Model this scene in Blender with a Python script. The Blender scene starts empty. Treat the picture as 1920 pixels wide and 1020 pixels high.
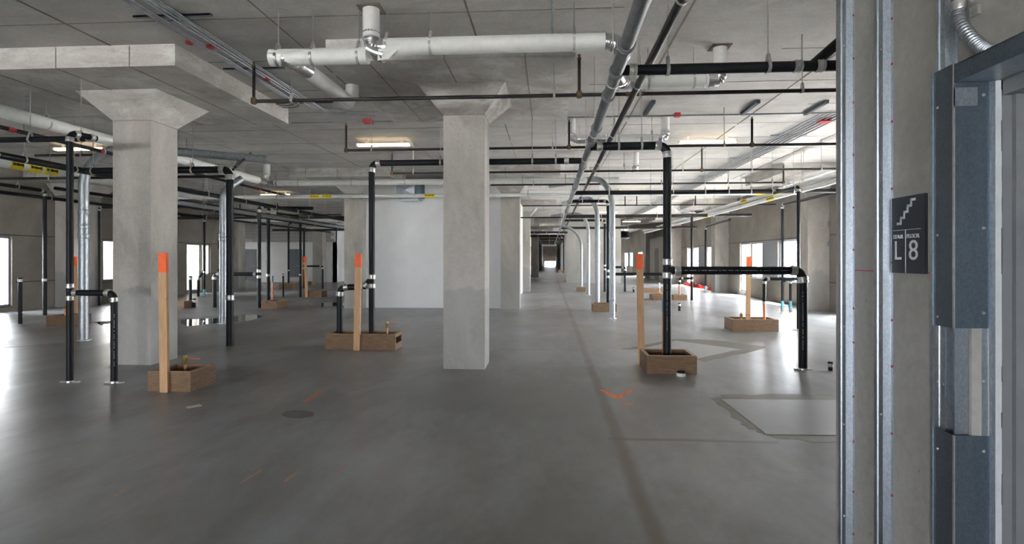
import bpy, math, random
from mathutils import Vector as V3, Matrix
random.seed(7)
SC = bpy.context.scene
COL = SC.collection

# ------------------------------------------------------------------ camera, sky, exposure
F = 1050.0; HORIZON = 485.0; CAMH = 1.45; YAW = math.atan(70 / F)
cam = bpy.data.cameras.new('camera'); camo = bpy.data.objects.new('camera', cam); COL.objects.link(camo)
cam.sensor_width = 36; cam.lens = 36 * F / 1920; cam.shift_y = -25 / 1920
cam.clip_start = 0.05; cam.clip_end = 400
camo.location = (0, 0, CAMH); camo.rotation_euler = (math.pi / 2, 0, YAW)
SC.camera = camo
world = bpy.data.worlds.new('overcast_sky'); SC.world = world; world.use_nodes = True
bg = world.node_tree.nodes['Background']
bg.inputs['Color'].default_value = (0.93, 0.95, 1.0, 1); bg.inputs['Strength'].default_value = 46.0
sun = bpy.data.lights.new('high_sun', 'SUN'); sun.energy = 95; sun.angle = 0.02; sun.color = (1.0, 0.96, 0.90)
suno = bpy.data.objects.new('high_sun', sun); COL.objects.link(suno); suno.rotation_euler = (math.radians(8), math.radians(22), 0)
vs = SC.view_settings
vs.view_transform = 'Standard'; vs.look = 'None'; vs.gamma = 1; vs.use_curve_mapping = False
vs.exposure = 0.36
SC.cycles.max_bounces = 10; SC.cycles.diffuse_bounces = 6; SC.cycles.glossy_bounces = 4
SC.cycles.transparent_max_bounces = 12; SC.cycles.sample_clamp_indirect = 60.0
SC.cycles.caustics_reflective = True; SC.cycles.caustics_refractive = False

# ------------------------------------------------------------------ from photograph measurements to places
RV = V3((math.cos(YAW), math.sin(YAW), 0)); FV = V3((-math.sin(YAW), math.cos(YAW), 0))
CAM = V3((0, 0, CAMH))
def ray(px, py): return RV * ((px - 960) / F) + FV + V3((0, 0, (HORIZON - py) / F))
def PZ(px, py, z):
    d = ray(px, py); return CAM + d * ((z - CAMH) / d.z)
def G(px, py): return PZ(px, py, 0.0)
def PY(px, py, y):
    d = ray(px, py); return CAM + d * (y / d.y)
def PX(px, py, x):
    d = ray(px, py); return CAM + d * (x / d.x)
def depth(p): return (V3(p) - CAM).dot(FV)
def zat(p, py): return CAMH + (HORIZON - py) * depth(p) / F
def up(p, z): return V3((p[0], p[1], z))

# ------------------------------------------------------------------ materials
MATS = {}
def nodes_of(m):
    m.use_nodes = True; nt = m.node_tree; return nt, nt.nodes, nt.links, nt.nodes['Principled BSDF']
def ramp(nt, fac, stops):
    r = nt.nodes.new('ShaderNodeValToRGB'); e = r.color_ramp.elements
    while len(e) < len(stops): e.new(0.5)
    for el, (p, c) in zip(e, stops): el.position = p; el.color = (*c, 1)
    nt.links.new(fac, r.inputs[0]); return r.outputs[0]
def noise(nt, vec, scale, detail=5, rough=0.6, dist=0):
    n = nt.nodes.new('ShaderNodeTexNoise'); n.inputs['Scale'].default_value = scale
    n.inputs['Detail'].default_value = detail; n.inputs['Roughness'].default_value = rough
    n.inputs['Distortion'].default_value = dist
    nt.links.new(vec, n.inputs['Vector']); return n.outputs['Fac']
def mix(nt, fac, a, b, mode='MIX'):
    m = nt.nodes.new('ShaderNodeMix'); m.data_type = 'RGBA'; m.blend_type = mode
    for k, v in ((0, fac), (6, a), (7, b)):
        if isinstance(v, (int, float)): m.inputs[k].default_value = v
        elif isinstance(v, tuple): m.inputs[k].default_value = (*v, 1)
        else: nt.links.new(v, m.inputs[k])
    return m.outputs[2]
def math_(nt, op, a, b=0.0, c=None):
    m = nt.nodes.new('ShaderNodeMath'); m.operation = op
    for k, v in enumerate((a, b) if c is None else (a, b, c)):
        if isinstance(v, (int, float)): m.inputs[k].default_value = v
        else: nt.links.new(v, m.inputs[k])
    return m.outputs[0]
def pos(nt, scale=(1, 1, 1), rot=(0, 0, 0)):
    g = nt.nodes.new('ShaderNodeNewGeometry'); mp = nt.nodes.new('ShaderNodeMapping')
    mp.inputs['Scale'].default_value = scale; mp.inputs['Rotation'].default_value = rot
    nt.links.new(g.outputs['Position'], mp.inputs[0]); return mp.outputs[0]
def bump(nt, b, h, strength, dist=0.02):
    n = nt.nodes.new('ShaderNodeBump'); n.inputs['Strength'].default_value = strength; n.inputs['Distance'].default_value = dist
    nt.links.new(h, n.inputs['Height']); nt.links.new(n.outputs[0], b.inputs['Normal'])
def plain(name, c, rough=0.5, metal=0.0, var=0.12, scale=14, emit=None):
    m = bpy.data.materials.new(name); nt, N, L, b = nodes_of(m)
    f = noise(nt, pos(nt), scale, 4)
    lo = tuple(x * (1 - var) for x in c); hi = tuple(min(1, x * (1 + var)) for x in c)
    L.new(ramp(nt, f, [(0.3, lo), (0.7, hi)]), b.inputs['Base Color'])
    b.inputs['Roughness'].default_value = rough; b.inputs['Metallic'].default_value = metal
    if emit: b.inputs['Emission Color'].default_value = (*emit[0], 1); b.inputs['Emission Strength'].default_value = emit[1]
    MATS[name] = m; return m
def concrete(name, lo, hi, rough=0.85, streak=(1, 1, 1), stain=(0.2, 0.18, 0.15), stain_amt=0.35, bmp=0.25, bloom=0.0, foot=0.0):
    m = bpy.data.materials.new(name); nt, N, L, b = nodes_of(m)
    p = pos(nt, streak)
    big = noise(nt, p, 0.9, 6, 0.62, 0.4); fine = noise(nt, pos(nt), 26, 5, 0.7)
    c = ramp(nt, big, [(0.3, lo), (0.7, hi)])
    c = mix(nt, 0.35, c, ramp(nt, fine, [(0.3, (0.55,) * 3), (0.7, (1, 1, 1))]), 'MULTIPLY')
    st = noise(nt, pos(nt, tuple(s * 1.0 for s in streak)), 2.3, 8, 0.7, 0.8)
    sm = ramp(nt, st, [(0.56, (0, 0, 0)), (0.72, (1, 1, 1))])
    c = mix(nt, math_(nt, 'MULTIPLY', sm, stain_amt), c, stain)
    if bloom:                              # chalky efflorescence
        bl = ramp(nt, noise(nt, pos(nt, (1.1, 1.1, 3)), 1.7, 7, 0.72, 0.3), [(0.50, (0, 0, 0)), (0.62, (1, 1, 1))])
        c = mix(nt, math_(nt, 'MULTIPLY', bl, bloom), c, (0.74, 0.73, 0.71))
    if foot:                               # tide mark of the slab curing water, ragged edge about a metre up
        g = nt.nodes.new('ShaderNodeNewGeometry'); s = nt.nodes.new('ShaderNodeSeparateXYZ'); L.new(g.outputs['Position'], s.inputs[0])
        h = math_(nt, 'SUBTRACT', s.outputs[2], math_(nt, 'MULTIPLY', noise(nt, pos(nt), 2.6, 5, 0.6), 0.9))
        mk = ramp(nt, math_(nt, 'MULTIPLY_ADD', h, 1.0, 0.0), [(0.52, (1, 1, 1)), (0.60, (0, 0, 0))])
        c = mix(nt, math_(nt, 'MULTIPLY', mk, foot), c, (0.29, 0.295, 0.295))
    pit = nt.nodes.new('ShaderNodeTexVoronoi'); pit.inputs['Scale'].default_value = 9
    L.new(pos(nt), pit.inputs['Vector'])
    pm = ramp(nt, pit.outputs['Distance'], [(0.03, (0.45,) * 3), (0.07, (1, 1, 1))])
    c = mix(nt, 0.6, c, pm, 'MULTIPLY')
    L.new(c, b.inputs['Base Color']); b.inputs['Roughness'].default_value = rough
    b.inputs['Specular IOR Level'].default_value = 0.3
    bump(nt, b, fine, bmp, 0.01); MATS[name] = m; return m
concrete('column_concrete', (0.31, 0.282, 0.25), (0.58, 0.545, 0.50), streak=(1, 1, 0.45), stain_amt=0.45, foot=0.45)
concrete('ceiling_concrete', (0.48, 0.455, 0.425), (0.68, 0.655, 0.625), streak=(0.5, 1.2, 1), stain=(0.26, 0.23, 0.20), stain_amt=0.42, bloom=0.25)
concrete('panel_concrete', (0.38, 0.352, 0.318), (0.68, 0.65, 0.61), streak=(0.6, 0.6, 2.4), stain=(0.27, 0.21, 0.15), stain_amt=0.6, bloom=0.55)
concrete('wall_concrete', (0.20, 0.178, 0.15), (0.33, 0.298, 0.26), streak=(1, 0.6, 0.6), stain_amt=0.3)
concrete('core_concrete', (0.29, 0.275, 0.25), (0.43, 0.415, 0.39), streak=(1, 1.2, 0.5), stain=(0.27, 0.25, 0.22), stain_amt=0.3)
concrete('rust_seam', (0.20, 0.165, 0.125), (0.36, 0.31, 0.25), stain_amt=0.2)

def floor_material():
    m = bpy.data.materials.new('floor_concrete'); nt, N, L, b = nodes_of(m)
    big = noise(nt, pos(nt, (1, 0.55, 1), (0, 0, 0.35)), 0.55, 7, 0.62, 0.25); mid = noise(nt, pos(nt, (1, 0.7, 1), (0, 0, 0.5)), 1.8, 6, 0.6, 0.3)
    fine = noise(nt, pos(nt), 40, 4, 0.7)
    c = ramp(nt, big, [(0.32, (0.165, 0.158, 0.15)), (0.5, (0.245, 0.243, 0.242)), (0.68, (0.36, 0.366, 0.378))])
    c = mix(nt, 0.75, c, ramp(nt, mid, [(0.32, (0.64, 0.63, 0.615)), (0.68, (1.0, 1.0, 1.01))]), 'MULTIPLY')
    c = mix(nt, 0.25, c, ramp(nt, fine, [(0.3, (0.7,) * 3), (0.7, (1, 1, 1))]), 'MULTIPLY')
    cloud = noise(nt, pos(nt, (0.8, 0.35, 1), (0, 0, -0.6)), 0.9, 6, 0.65, 0.2)      # pale bluish laitance, brownish damp
    c = mix(nt, math_(nt, 'MULTIPLY', ramp(nt, cloud, [(0.47, (0, 0, 0)), (0.66, (1, 1, 1))]), 0.7), c, (0.37, 0.385, 0.42))
    tan = noise(nt, pos(nt, (0.7, 0.4, 1), (0, 0, 1.1)), 0.7, 5, 0.6)
    c = mix(nt, math_(nt, 'MULTIPLY', ramp(nt, tan, [(0.50, (0, 0, 0)), (0.70, (1, 1, 1))]), 0.5), c, (0.22, 0.19, 0.155))
    # stained saw-cut joints: one runs down the room, short ones cross it
    g = nt.nodes.new('ShaderNodeNewGeometry'); s = nt.nodes.new('ShaderNodeSeparateXYZ'); L.new(g.outputs['Position'], s.inputs[0])
    wob = noise(nt, pos(nt), 1.6, 4)
    def band(val, centre, half, soft):
        d = math_(nt, 'ABSOLUTE', math_(nt, 'SUBTRACT', math_(nt, 'ADD', val, math_(nt, 'MULTIPLY', wob, 0.05)), centre + 0.025))
        return math_(nt, 'SUBTRACT', 1.0, math_(nt, 'SMOOTHSTEP', d, half, half + soft)) if False else d
    def smooth(d, a, bb):
        mr = nt.nodes.new('ShaderNodeMapRange'); mr.interpolation_type = 'SMOOTHSTEP'
        mr.inputs['From Min'].default_value = a; mr.inputs['From Max'].default_value = bb
        mr.inputs['To Min'].default_value = 1; mr.inputs['To Max'].default_value = 0
        L.new(d, mr.inputs['Value']); return mr.outputs[0]
    X, Y = s.outputs[0], s.outputs[1]
    j1 = smooth(band(X, JOINT_X, 0, 0), 0.012, 0.085)
    c = mix(nt, math_(nt, 'MULTIPLY', j1, 0.72), c, (0.135, 0.10, 0.065))
    j2 = math_(nt, 'MULTIPLY', smooth(band(Y, CROSS_Y, 0, 0), 0.004, 0.05), math_(nt, 'MULTIPLY', math_(nt, 'GREATER_THAN', X, JOINT_X - 0.08), math_(nt, 'LESS_THAN', X, JOINT_X + 1.25)))
    c = mix(nt, math_(nt, 'MULTIPLY', j2, 0.7), c, (0.13, 0.10, 0.07))
    j3 = math_(nt, 'MULTIPLY', smooth(band(Y, CROSS_Y2, 0, 0), 0.006, 0.03), math_(nt, 'MULTIPLY', math_(nt, 'GREATER_THAN', X, -0.9), math_(nt, 'LESS_THAN', X, JOINT_X)))
    c = mix(nt, math_(nt, 'MULTIPLY', j3, 0.6), c, (0.10, 0.095, 0.085))
    L.new(c, b.inputs['Base Color'])
    rr = ramp(nt, mid, [(0.3, (0.285,) * 3), (0.7, (0.38,) * 3)]); L.new(rr, b.inputs['Roughness'])
    b.inputs['Specular IOR Level'].default_value = 0.34
    MATS['floor'] = m
JOINT_X = PZ(1150, 800, 0).x; CROSS_Y = G(1250, 825).y; CROSS_Y2 = G(1010, 656).y
floor_material()

def wood(name, lo, hi, scale=(3, 3, 22)):
    m = bpy.data.materials.new(name); nt, N, L, b = nodes_of(m)
    tc = nt.nodes.new('ShaderNodeTexCoord'); mp = nt.nodes.new('ShaderNodeMapping'); mp.inputs['Scale'].default_value = scale
    L.new(tc.outputs['Object'], mp.inputs[0])
    f = noise(nt, mp.outputs[0], 3.0, 5, 0.6, 0.6)
    kn = noise(nt, pos(nt), 7, 2); c = ramp(nt, f, [(0.25, lo), (0.75, hi)])
    c = mix(nt, math_(nt, 'MULTIPLY', ramp(nt, kn, [(0.66, (0, 0, 0)), (0.76, (1, 1, 1))]), 0.6), c, tuple(x * 0.35 for x in lo))
    L.new(c, b.inputs['Base Color']); b.inputs['Roughness'].default_value = 0.75; bump(nt, b, f, 0.15, 0.005); MATS[name] = m
wood('weathered_wood', (0.13, 0.075, 0.04), (0.26, 0.16, 0.09), (3, 3, 24))
wood('stake_wood', (0.46, 0.265, 0.13), (0.64, 0.41, 0.23), (26, 26, 2.0))
wood('rim_wood', (0.30, 0.20, 0.12), (0.45, 0.32, 0.21), (6, 6, 6))

def galvanised(name, lo, hi, rough=0.38, scale=22, metal=0.92):
    m = bpy.data.materials.new(name); nt, N, L, b = nodes_of(m)
    v = nt.nodes.new('ShaderNodeTexVoronoi'); v.inputs['Scale'].default_value = scale; L.new(pos(nt, (1, 1, 0.6)), v.inputs['Vector'])
    sp = nt.nodes.new('ShaderNodeSeparateColor'); L.new(v.outputs['Color'], sp.inputs[0])
    st = noise(nt, pos(nt, (6, 6, 0.4)), 4, 4)
    c = mix(nt, 0.35, ramp(nt, sp.outputs[0], [(0.0, lo), (1.0, hi)]), ramp(nt, st, [(0.3, lo), (0.7, hi)]))
    L.new(c, b.inputs['Base Color']); b.inputs['Metallic'].default_value = metal; b.inputs['Roughness'].default_value = rough
    MATS[name] = m
galvanised('galvanised', (0.33, 0.37, 0.42), (0.50, 0.55, 0.60), 0.38, 200)
galvanised('galvanised_sheet', (0.105, 0.135, 0.165), (0.155, 0.19, 0.225), 0.5, 220, 0.8)
galvanised('conduit', (0.26, 0.28, 0.30), (0.38, 0.40, 0.42), 0.42, 30, 0.7)
galvanised('foil', (0.65, 0.65, 0.65), (0.95, 0.95, 0.95), 0.22, 45)
galvanised('clamp_steel', (0.42, 0.41, 0.39), (0.60, 0.59, 0.57), 0.36, 80, 0.75)
galvanised('grey_iron', (0.11, 0.115, 0.125), (0.18, 0.185, 0.195), 0.42, 20, 0.15)
plain('black_plastic', (0.009, 0.010, 0.013), 0.5, 0, 0.2); MATS['black_plastic'].node_tree.nodes['Principled BSDF'].inputs['Specular IOR Level'].default_value = 0.25
plain('black_steel', (0.028, 0.025, 0.022), 0.5, 0.2, 0.35)
plain('rust_fitting', (0.17, 0.105, 0.055), 0.65, 0.3, 0.3, 40)
plain('white_jacket', (0.74, 0.735, 0.71), 0.45, 0, 0.05)
plain('white_paint', (0.72, 0.72, 0.72), 0.65, 0, 0.04, 2)
plain('beige_board', (0.55, 0.51, 0.47), 0.8, 0, 0.05, 2)
plain('grey_paint', (0.15, 0.16, 0.18), 0.5, 0, 0.05)
plain('frame_grey', (0.18, 0.185, 0.195), 0.45, 0, 0.05)
plain('window_metal', (0.23, 0.25, 0.28), 0.4, 0.3, 0.06)
plain('joint_sealant', (0.045, 0.042, 0.04), 0.8)
plain('caulk', (0.52, 0.54, 0.55), 0.6, 0, 0.08)
plain('copper', (0.62, 0.25, 0.13), 0.4, 0.5, 0.15)
plain('blue_tape', (0.07, 0.22, 0.40), 0.5)
plain('teal_tape', (0.16, 0.42, 0.50), 0.5)
plain('orange_paint', (0.95, 0.135, 0.02), 0.55, 0, 0.08)
plain('floor_orange', (0.80, 0.24, 0.10), 0.7, 0, 0.25, 30)
plain('faded_orange', (0.48, 0.29, 0.20), 0.6, 0, 0.25, 50)
plain('red_paint', (0.46, 0.03, 0.03), 0.45, 0, 0.15)
plain('red_lever', (0.50, 0.06, 0.05), 0.4)
plain('brass', (0.33, 0.26, 0.10), 0.4, 0.7, 0.15)
plain('yellow_tag', (0.82, 0.62, 0.015), 0.5, 0, 0.04)
plain('black_ink', (0.012, 0.012, 0.012), 0.5)
plain('sign_navy', (0.022, 0.027, 0.040), 0.4, 0, 0.06)
plain('sign_white', (0.62, 0.66, 0.72), 0.5, 0, 0.03)
plain('tape_white', (0.62, 0.61, 0.57), 0.6)
plain('pale_patch', (0.33, 0.325, 0.33), 0.45, 0, 0.05, 5)
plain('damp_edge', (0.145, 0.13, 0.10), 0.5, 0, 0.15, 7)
plain('dark_stain', (0.10, 0.10, 0.095), 0.4, 0, 0.1)
plain('masonry_grey', (0.36, 0.345, 0.34), 0.9, 0, 0.12, 9)
plain('exterior_white', (0.80, 0.80, 0.80), 0.8, 0, 0.03)
plain('exterior_grey', (0.30, 0.35, 0.38), 0.8, 0, 0.08)
plain('exterior_green', (0.16, 0.20, 0.15), 0.9, 0, 0.3, 3)
plain('roof_gravel', (0.72, 0.71, 0.69), 0.9, 0, 0.08, 3)
plain('lamp_lens', (0.9, 0.85, 0.75), 0.4, 0, 0.02, 3, ((1.0, 0.78, 0.48), 7.0))
plain('lamp_housing', (0.7, 0.7, 0.68), 0.5)
plain('pale_copper', (0.34, 0.24, 0.12), 0.5, 0.5, 0.2)
def glass_mat():
    m = bpy.data.materials.new('window_glass'); m.use_nodes = True; nt = m.node_tree; N = nt.nodes; L = nt.links
    N.remove(N['Principled BSDF']); t = N.new('ShaderNodeBsdfTransparent'); g = N.new('ShaderNodeBsdfGlossy'); mx = N.new('ShaderNodeMixShader')
    fw = N.new('ShaderNodeLayerWeight'); fw.inputs[0].default_value = 0.5      # Schlick reflectance, the same from both faces
    f5 = math_(nt, 'POWER', fw.outputs['Facing'], 5.0); fr0 = math_(nt, 'MULTIPLY_ADD', f5, 0.9, 0.04)
    t.inputs[0].default_value = (0.95, 0.965, 0.965, 1); g.inputs['Roughness'].default_value = 0.02
    L.new(fr0, mx.inputs[0]); L.new(t.outputs[0], mx.inputs[1]); L.new(g.outputs[0], mx.inputs[2])
    L.new(mx.outputs[0], N['Material Output'].inputs['Surface']); MATS['window_glass'] = m
glass_mat()
def puddle_mat():
    m = bpy.data.materials.new('puddle_water'); nt, N, L, b = nodes_of(m)
    b.inputs['Base Color'].default_value = (0.10, 0.10, 0.10, 1); b.inputs['Roughness'].default_value = 0.03; b.inputs['Specular IOR Level'].default_value = 0.9
    bump(nt, b, noise(nt, pos(nt), 3, 2), 0.03, 0.01); MATS['puddle_water'] = m
puddle_mat()

# ------------------------------------------------------------------ mesh helpers
class MB:
    def __init__(s): s.v = []; s.f = []
    def add(s, vs_, fs):
        o = len(s.v); s.v += [V3(v) for v in vs_]; s.f += [tuple(i + o for i in f) for f in fs]; return s
    def box(s, x0, x1, y0, y1, z0, z1):
        return s.add([(x0, y0, z0), (x1, y0, z0), (x1, y1, z0), (x0, y1, z0), (x0, y0, z1), (x1, y0, z1), (x1, y1, z1), (x0, y1, z1)],
                     [(0, 3, 2, 1), (4, 5, 6, 7), (0, 1, 5, 4), (1, 2, 6, 5), (2, 3, 7, 6), (3, 0, 4, 7)])
    def obox(s, c, ax, ay, az):          # oriented box: centre and three half-axis vectors
        c, ax, ay, az = map(V3, (c, ax, ay, az)); q = []
        for k in (-1, 1):
            for i, j in ((-1, -1), (1, -1), (1, 1), (-1, 1)): q.append(c + ax * i + ay * j + az * k)
        return s.add(q, [(0, 3, 2, 1), (4, 5, 6, 7), (0, 1, 5, 4), (1, 2, 6, 5), (2, 3, 7, 6), (3, 0, 4, 7)])
    def frustum(s, lo, hi):               # lo/hi = (x0,x1,y0,y1,z)
        q = []
        for x0, x1, y0, y1, z in (lo, hi): q += [(x0, y0, z), (x1, y0, z), (x1, y1, z), (x0, y1, z)]
        return s.add(q, [(0, 3, 2, 1), (4, 5, 6, 7), (0, 1, 5, 4), (1, 2, 6, 5), (2, 3, 7, 6), (3, 0, 4, 7)])
    def prism(s, poly, axis_vec):         # poly: list of 3-D points, swept along axis_vec
        n = len(poly); a = [V3(p) for p in poly]; b = [p + V3(axis_vec) for p in a]
        return s.add(a + b, [tuple(range(n))[::-1], tuple(range(n, 2 * n))] + [(i, (i + 1) % n, n + (i + 1) % n, n + i) for i in range(n)])
    def tube(s, path, r, n=14, cap=True):
        path = [V3(p) for p in path]; m = len(path); rs = r if isinstance(r, (list, tuple)) else [r] * m
        tg = []
        for i in range(m):
            a = path[max(0, i - 1)]; b = path[min(m - 1, i + 1)]; tg.append((b - a).normalized() if (b - a).length > 1e-9 else V3((0, 0, 1)))
        u = tg[0].orthogonal().normalized(); vv = []
        for i in range(m):
            u = (u - tg[i] * u.dot(tg[i])); u = u.normalized() if u.length > 1e-6 else tg[i].orthogonal().normalized()
            w = tg[i].cross(u)
            for k in range(n):
                t = 2 * math.pi * k / n; vv.append(path[i] + (u * math.cos(t) + w * math.sin(t)) * rs[i])
        ff = []
        for i in range(m - 1):
            for k in range(n):
                a = i * n + k; b = i * n + (k + 1) % n; ff.append((a, b, b + n, a + n))
        if cap: ff += [tuple(range(n))[::-1], tuple(range((m - 1) * n, m * n))]
        return s.add(vv, ff)
    def lathe(s, p, axis, prof, n=16):     # prof: (distance along axis, radius)
        a = V3(axis).normalized(); p = V3(p)
        u = a.orthogonal().normalized(); w = a.cross(u); m = len(prof); vv = []
        for t, r in prof:
            for k in range(n):
                q = 2 * math.pi * k / n; vv.append(p + a * t + (u * math.cos(q) + w * math.sin(q)) * r)
        ff = [(i * n + k, i * n + (k + 1) % n, (i + 1) * n + (k + 1) % n, (i + 1) * n + k) for i in range(m - 1) for k in range(n)]
        ff += [tuple(range(n))[::-1], tuple(range((m - 1) * n, m * n))]
        return s.add(vv, ff)
    def build(s, name, mat, parent=None, smooth=True):
        off = V3(parent_world(parent)) if parent else V3((0, 0, 0))
        me = bpy.data.meshes.new(name)
        if parent is None and s.v:        # origin at the middle of the base
            xs = [v.x for v in s.v]; ys = [v.y for v in s.v]; zs = [v.z for v in s.v]
            off = V3(((min(xs) + max(xs)) / 2, (min(ys) + max(ys)) / 2, min(zs)))
        me.from_pydata([v - off for v in s.v], [], s.f); me.update()
        if smooth: me.shade_smooth(); me.set_sharp_from_angle(angle=math.radians(38))
        me.materials.append(MATS[mat]); o = bpy.data.objects.new(name, me); COL.objects.link(o)
        if parent: o.parent = parent
        else: o.location = off
        return o
def parent_world(o):
    p = V3((0, 0, 0))
    while o is not None: p += V3(o.location); o = o.parent
    return p
def tag(o, label=None, cat=None, group=None, kind=None):
    if label: o['label'] = label
    if cat: o['category'] = cat
    if group: o['group'] = group
    if kind: o['kind'] = kind
    return o
def thing(name, label, cat, loc, group=None):
    o = bpy.data.objects.new(name, None); COL.objects.link(o); o.location = V3(loc); o.empty_display_size = 0.1
    return tag(o, label, cat, group)
def struct(name, mb, mat, label, parent=None):
    o = mb.build(name, mat, parent, smooth=False)
    if parent is None: tag(o, label, None, None, 'structure')
    return o

CEIL = 3.92; PAN = 3.67
def fillet(pts, R, seg=8):
    """straight pieces and rounded corners of a polyline"""
    pts = [V3(p) for p in pts]; pieces = []; cur = pts[0]
    for i in range(1, len(pts) - 1):
        a = (pts[i - 1] - pts[i]).normalized(); b = (pts[i + 1] - pts[i]).normalized()
        th = a.angle(b)
        if th > 3.1: continue
        t = min(R / math.tan(th / 2), (pts[i] - cur).length * 0.95, (pts[i + 1] - pts[i]).length * 0.48)
        r = t * math.tan(th / 2); p0 = pts[i] + a * t; p1 = pts[i] + b * t
        c = pts[i] + (a + b).normalized() * (r / math.sin(th / 2)); arc = []
        ua = p0 - c; ub = p1 - c; ang = ua.angle(ub)
        for k in range(seg + 1):
            s_ = k / seg; arc.append(c + (ua * math.sin((1 - s_) * ang) + ub * math.sin(s_ * ang)) / math.sin(ang))
        pieces.append(('pipe_length', [cur, p0])); pieces.append(('elbow', arc)); cur = p1
    pieces.append(('pipe_length', [cur, pts[-1]])); return pieces
def coupling(parent, p, axis, r, mat='clamp_steel', L=None, name='coupling'):
    L = L or r * 1.5; a = V3(axis).normalized(); h = L / 2; R = r * 1.13
    prof = [(-h, R), (-h * .75, R * 1.03), (-h * .7, R * 1.09), (-h * .35, R * 1.09), (-h * .3, R * 1.0), (h * .3, R * 1.0), (h * .35, R * 1.09), (h * .7, R * 1.09), (h * .75, R * 1.03), (h, R)]
    o = MB().lathe(p, a, prof).build(name, mat, parent); return o
def hanger(parent, p, r, axis, ztop=CEIL):
    p = V3(p); rod = MB().tube([p + V3((0, 0, r + 0.05)), V3((p.x, p.y, ztop))], 0.0055, 6).build('hanger_rod', 'clamp_steel', parent)
    a = V3(axis).normalized(); w = 0.013; q = MB()
    sd = a.cross(V3((0, 0, 1))).normalized(); n = 14; R0 = r + 0.003; R1 = r + 0.009; rows = []
    for k in range(n + 1):                 # U strap with a peaked yoke
        t = math.pi * (1 + k / n); d = sd * math.cos(t) + V3((0, 0, 1)) * math.sin(t); rows.append((p + d * R0, p + d * R1))
    rows = [(p + V3((0, 0, r + 0.055)) - sd * .006, p + V3((0, 0, r + 0.065)) - sd * .010)] + rows + [(p + V3((0, 0, r + 0.055)) + sd * .006, p + V3((0, 0, r + 0.065)) + sd * .010)]
    vv = []; ff = []
    for i, (x, y) in enumerate(rows): vv += [x - a * w, y - a * w, y + a * w, x + a * w]
    for i in range(len(rows) - 1):
        for k in range(4): ff.append((i * 4 + k, i * 4 + (k + 1) % 4, i * 4 + 4 + (k + 1) % 4, i * 4 + 4 + k))
    q.add(vv, ff).build('clevis', 'clamp_steel', rod)
def base_plate(parent, p, r, mat='clamp_steel'):
    MB().box(p.x - .11, p.x + .11, p.y - .022, p.y + .022, 0.002, 0.016).lathe((p.x, p.y, 0.003), (0, 0, 1), [(0, r * 1.3), (0.02, r * 1.25), (0.022, r * 1.02)]).build('floor_clamp', mat, parent)
def pipe(name, label, paths, r, mat, bend=2.2, clamps=(), hang=(), elbows=True, cat='pipe', plates=(), group=None, n=14, ztop=CEIL, clamp_mat='clamp_steel', clampL=None):
    """paths: list of polylines, the first is the run, others branch off it"""
    lowest = min((V3(p) for pth in paths for p in pth), key=lambda q: q.z)
    root = thing(name, label, cat, lowest, group)
    for pth in paths:
        pc = fillet(pth, r * bend)
        for i, (k, pts) in enumerate(pc):
            if (V3(pts[0]) - V3(pts[-1])).length < 1e-4: continue
            MB().tube(pts, r * (1.04 if k == 'elbow' else 1), n).build(k, mat, root)
            if k == 'elbow' and elbows:
                for e in (0, -1):
                    ax = (V3(pts[1]) - V3(pts[0])) if e == 0 else (V3(pts[-1]) - V3(pts[-2]))
                    coupling(root, V3(pts[e]), ax, r, clamp_mat, clampL)
    for p, ax in clamps: coupling(root, p, ax, r, clamp_mat, clampL)
    for p in plates: base_plate(root, V3(p), r)
    for p, ax in hang: hanger(root, p, r, ax, ztop)
    return root
EX, EY, EZ = V3((1, 0, 0)), V3((0, 1, 0)), V3((0, 0, 1))

# ------------------------------------------------------------------ the shell
XL, XR, YB, YE = -14.8, 7.68, -9.0, 112.0
floor = struct('floor', MB().box(-20.5, XR + 0.3, YB, YE, -0.2, 0.0), 'floor', 'mottled grey polished concrete floor')
ceiling = struct('ceiling', MB().box(-20.5, XR + 0.3, YB, YE, CEIL, CEIL + 0.25), 'ceiling_concrete', 'bare cast concrete ceiling slab with formwork seams')
for k in range(-6, 5):                      # formwork fins left by the shuttering boards
    x = -0.78 + 2.13 * k + (0.04 if k % 2 else -0.03)
    if XL < x < XR:
        mb = MB()
        y = YB
        while y < 45:
            L = random.uniform(0.9, 3.0); w = random.uniform(0.004, 0.011)
            if random.random() < 0.8: mb.box(x - w, x + w, y, min(45, y + L), CEIL - 0.006, CEIL + 0.01)
            y += L + random.uniform(0.02, 0.3)
        mb.build('seam', 'rust_seam', ceiling, False)
for k in range(0, 26):
    y = 1.9 + 1.22 * k
    mb = MB(); x = XL
    while x < XR:
        L = random.uniform(1.5, 5)
        if random.random() < 0.75: mb.box(x, min(XR, x + L), y - 0.004, y + 0.004, CEIL - 0.004, CEIL + 0.01)
        x += L + random.uniform(0.1, 0.5)
    mb.build('seam', 'rust_seam', ceiling, False)

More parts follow.
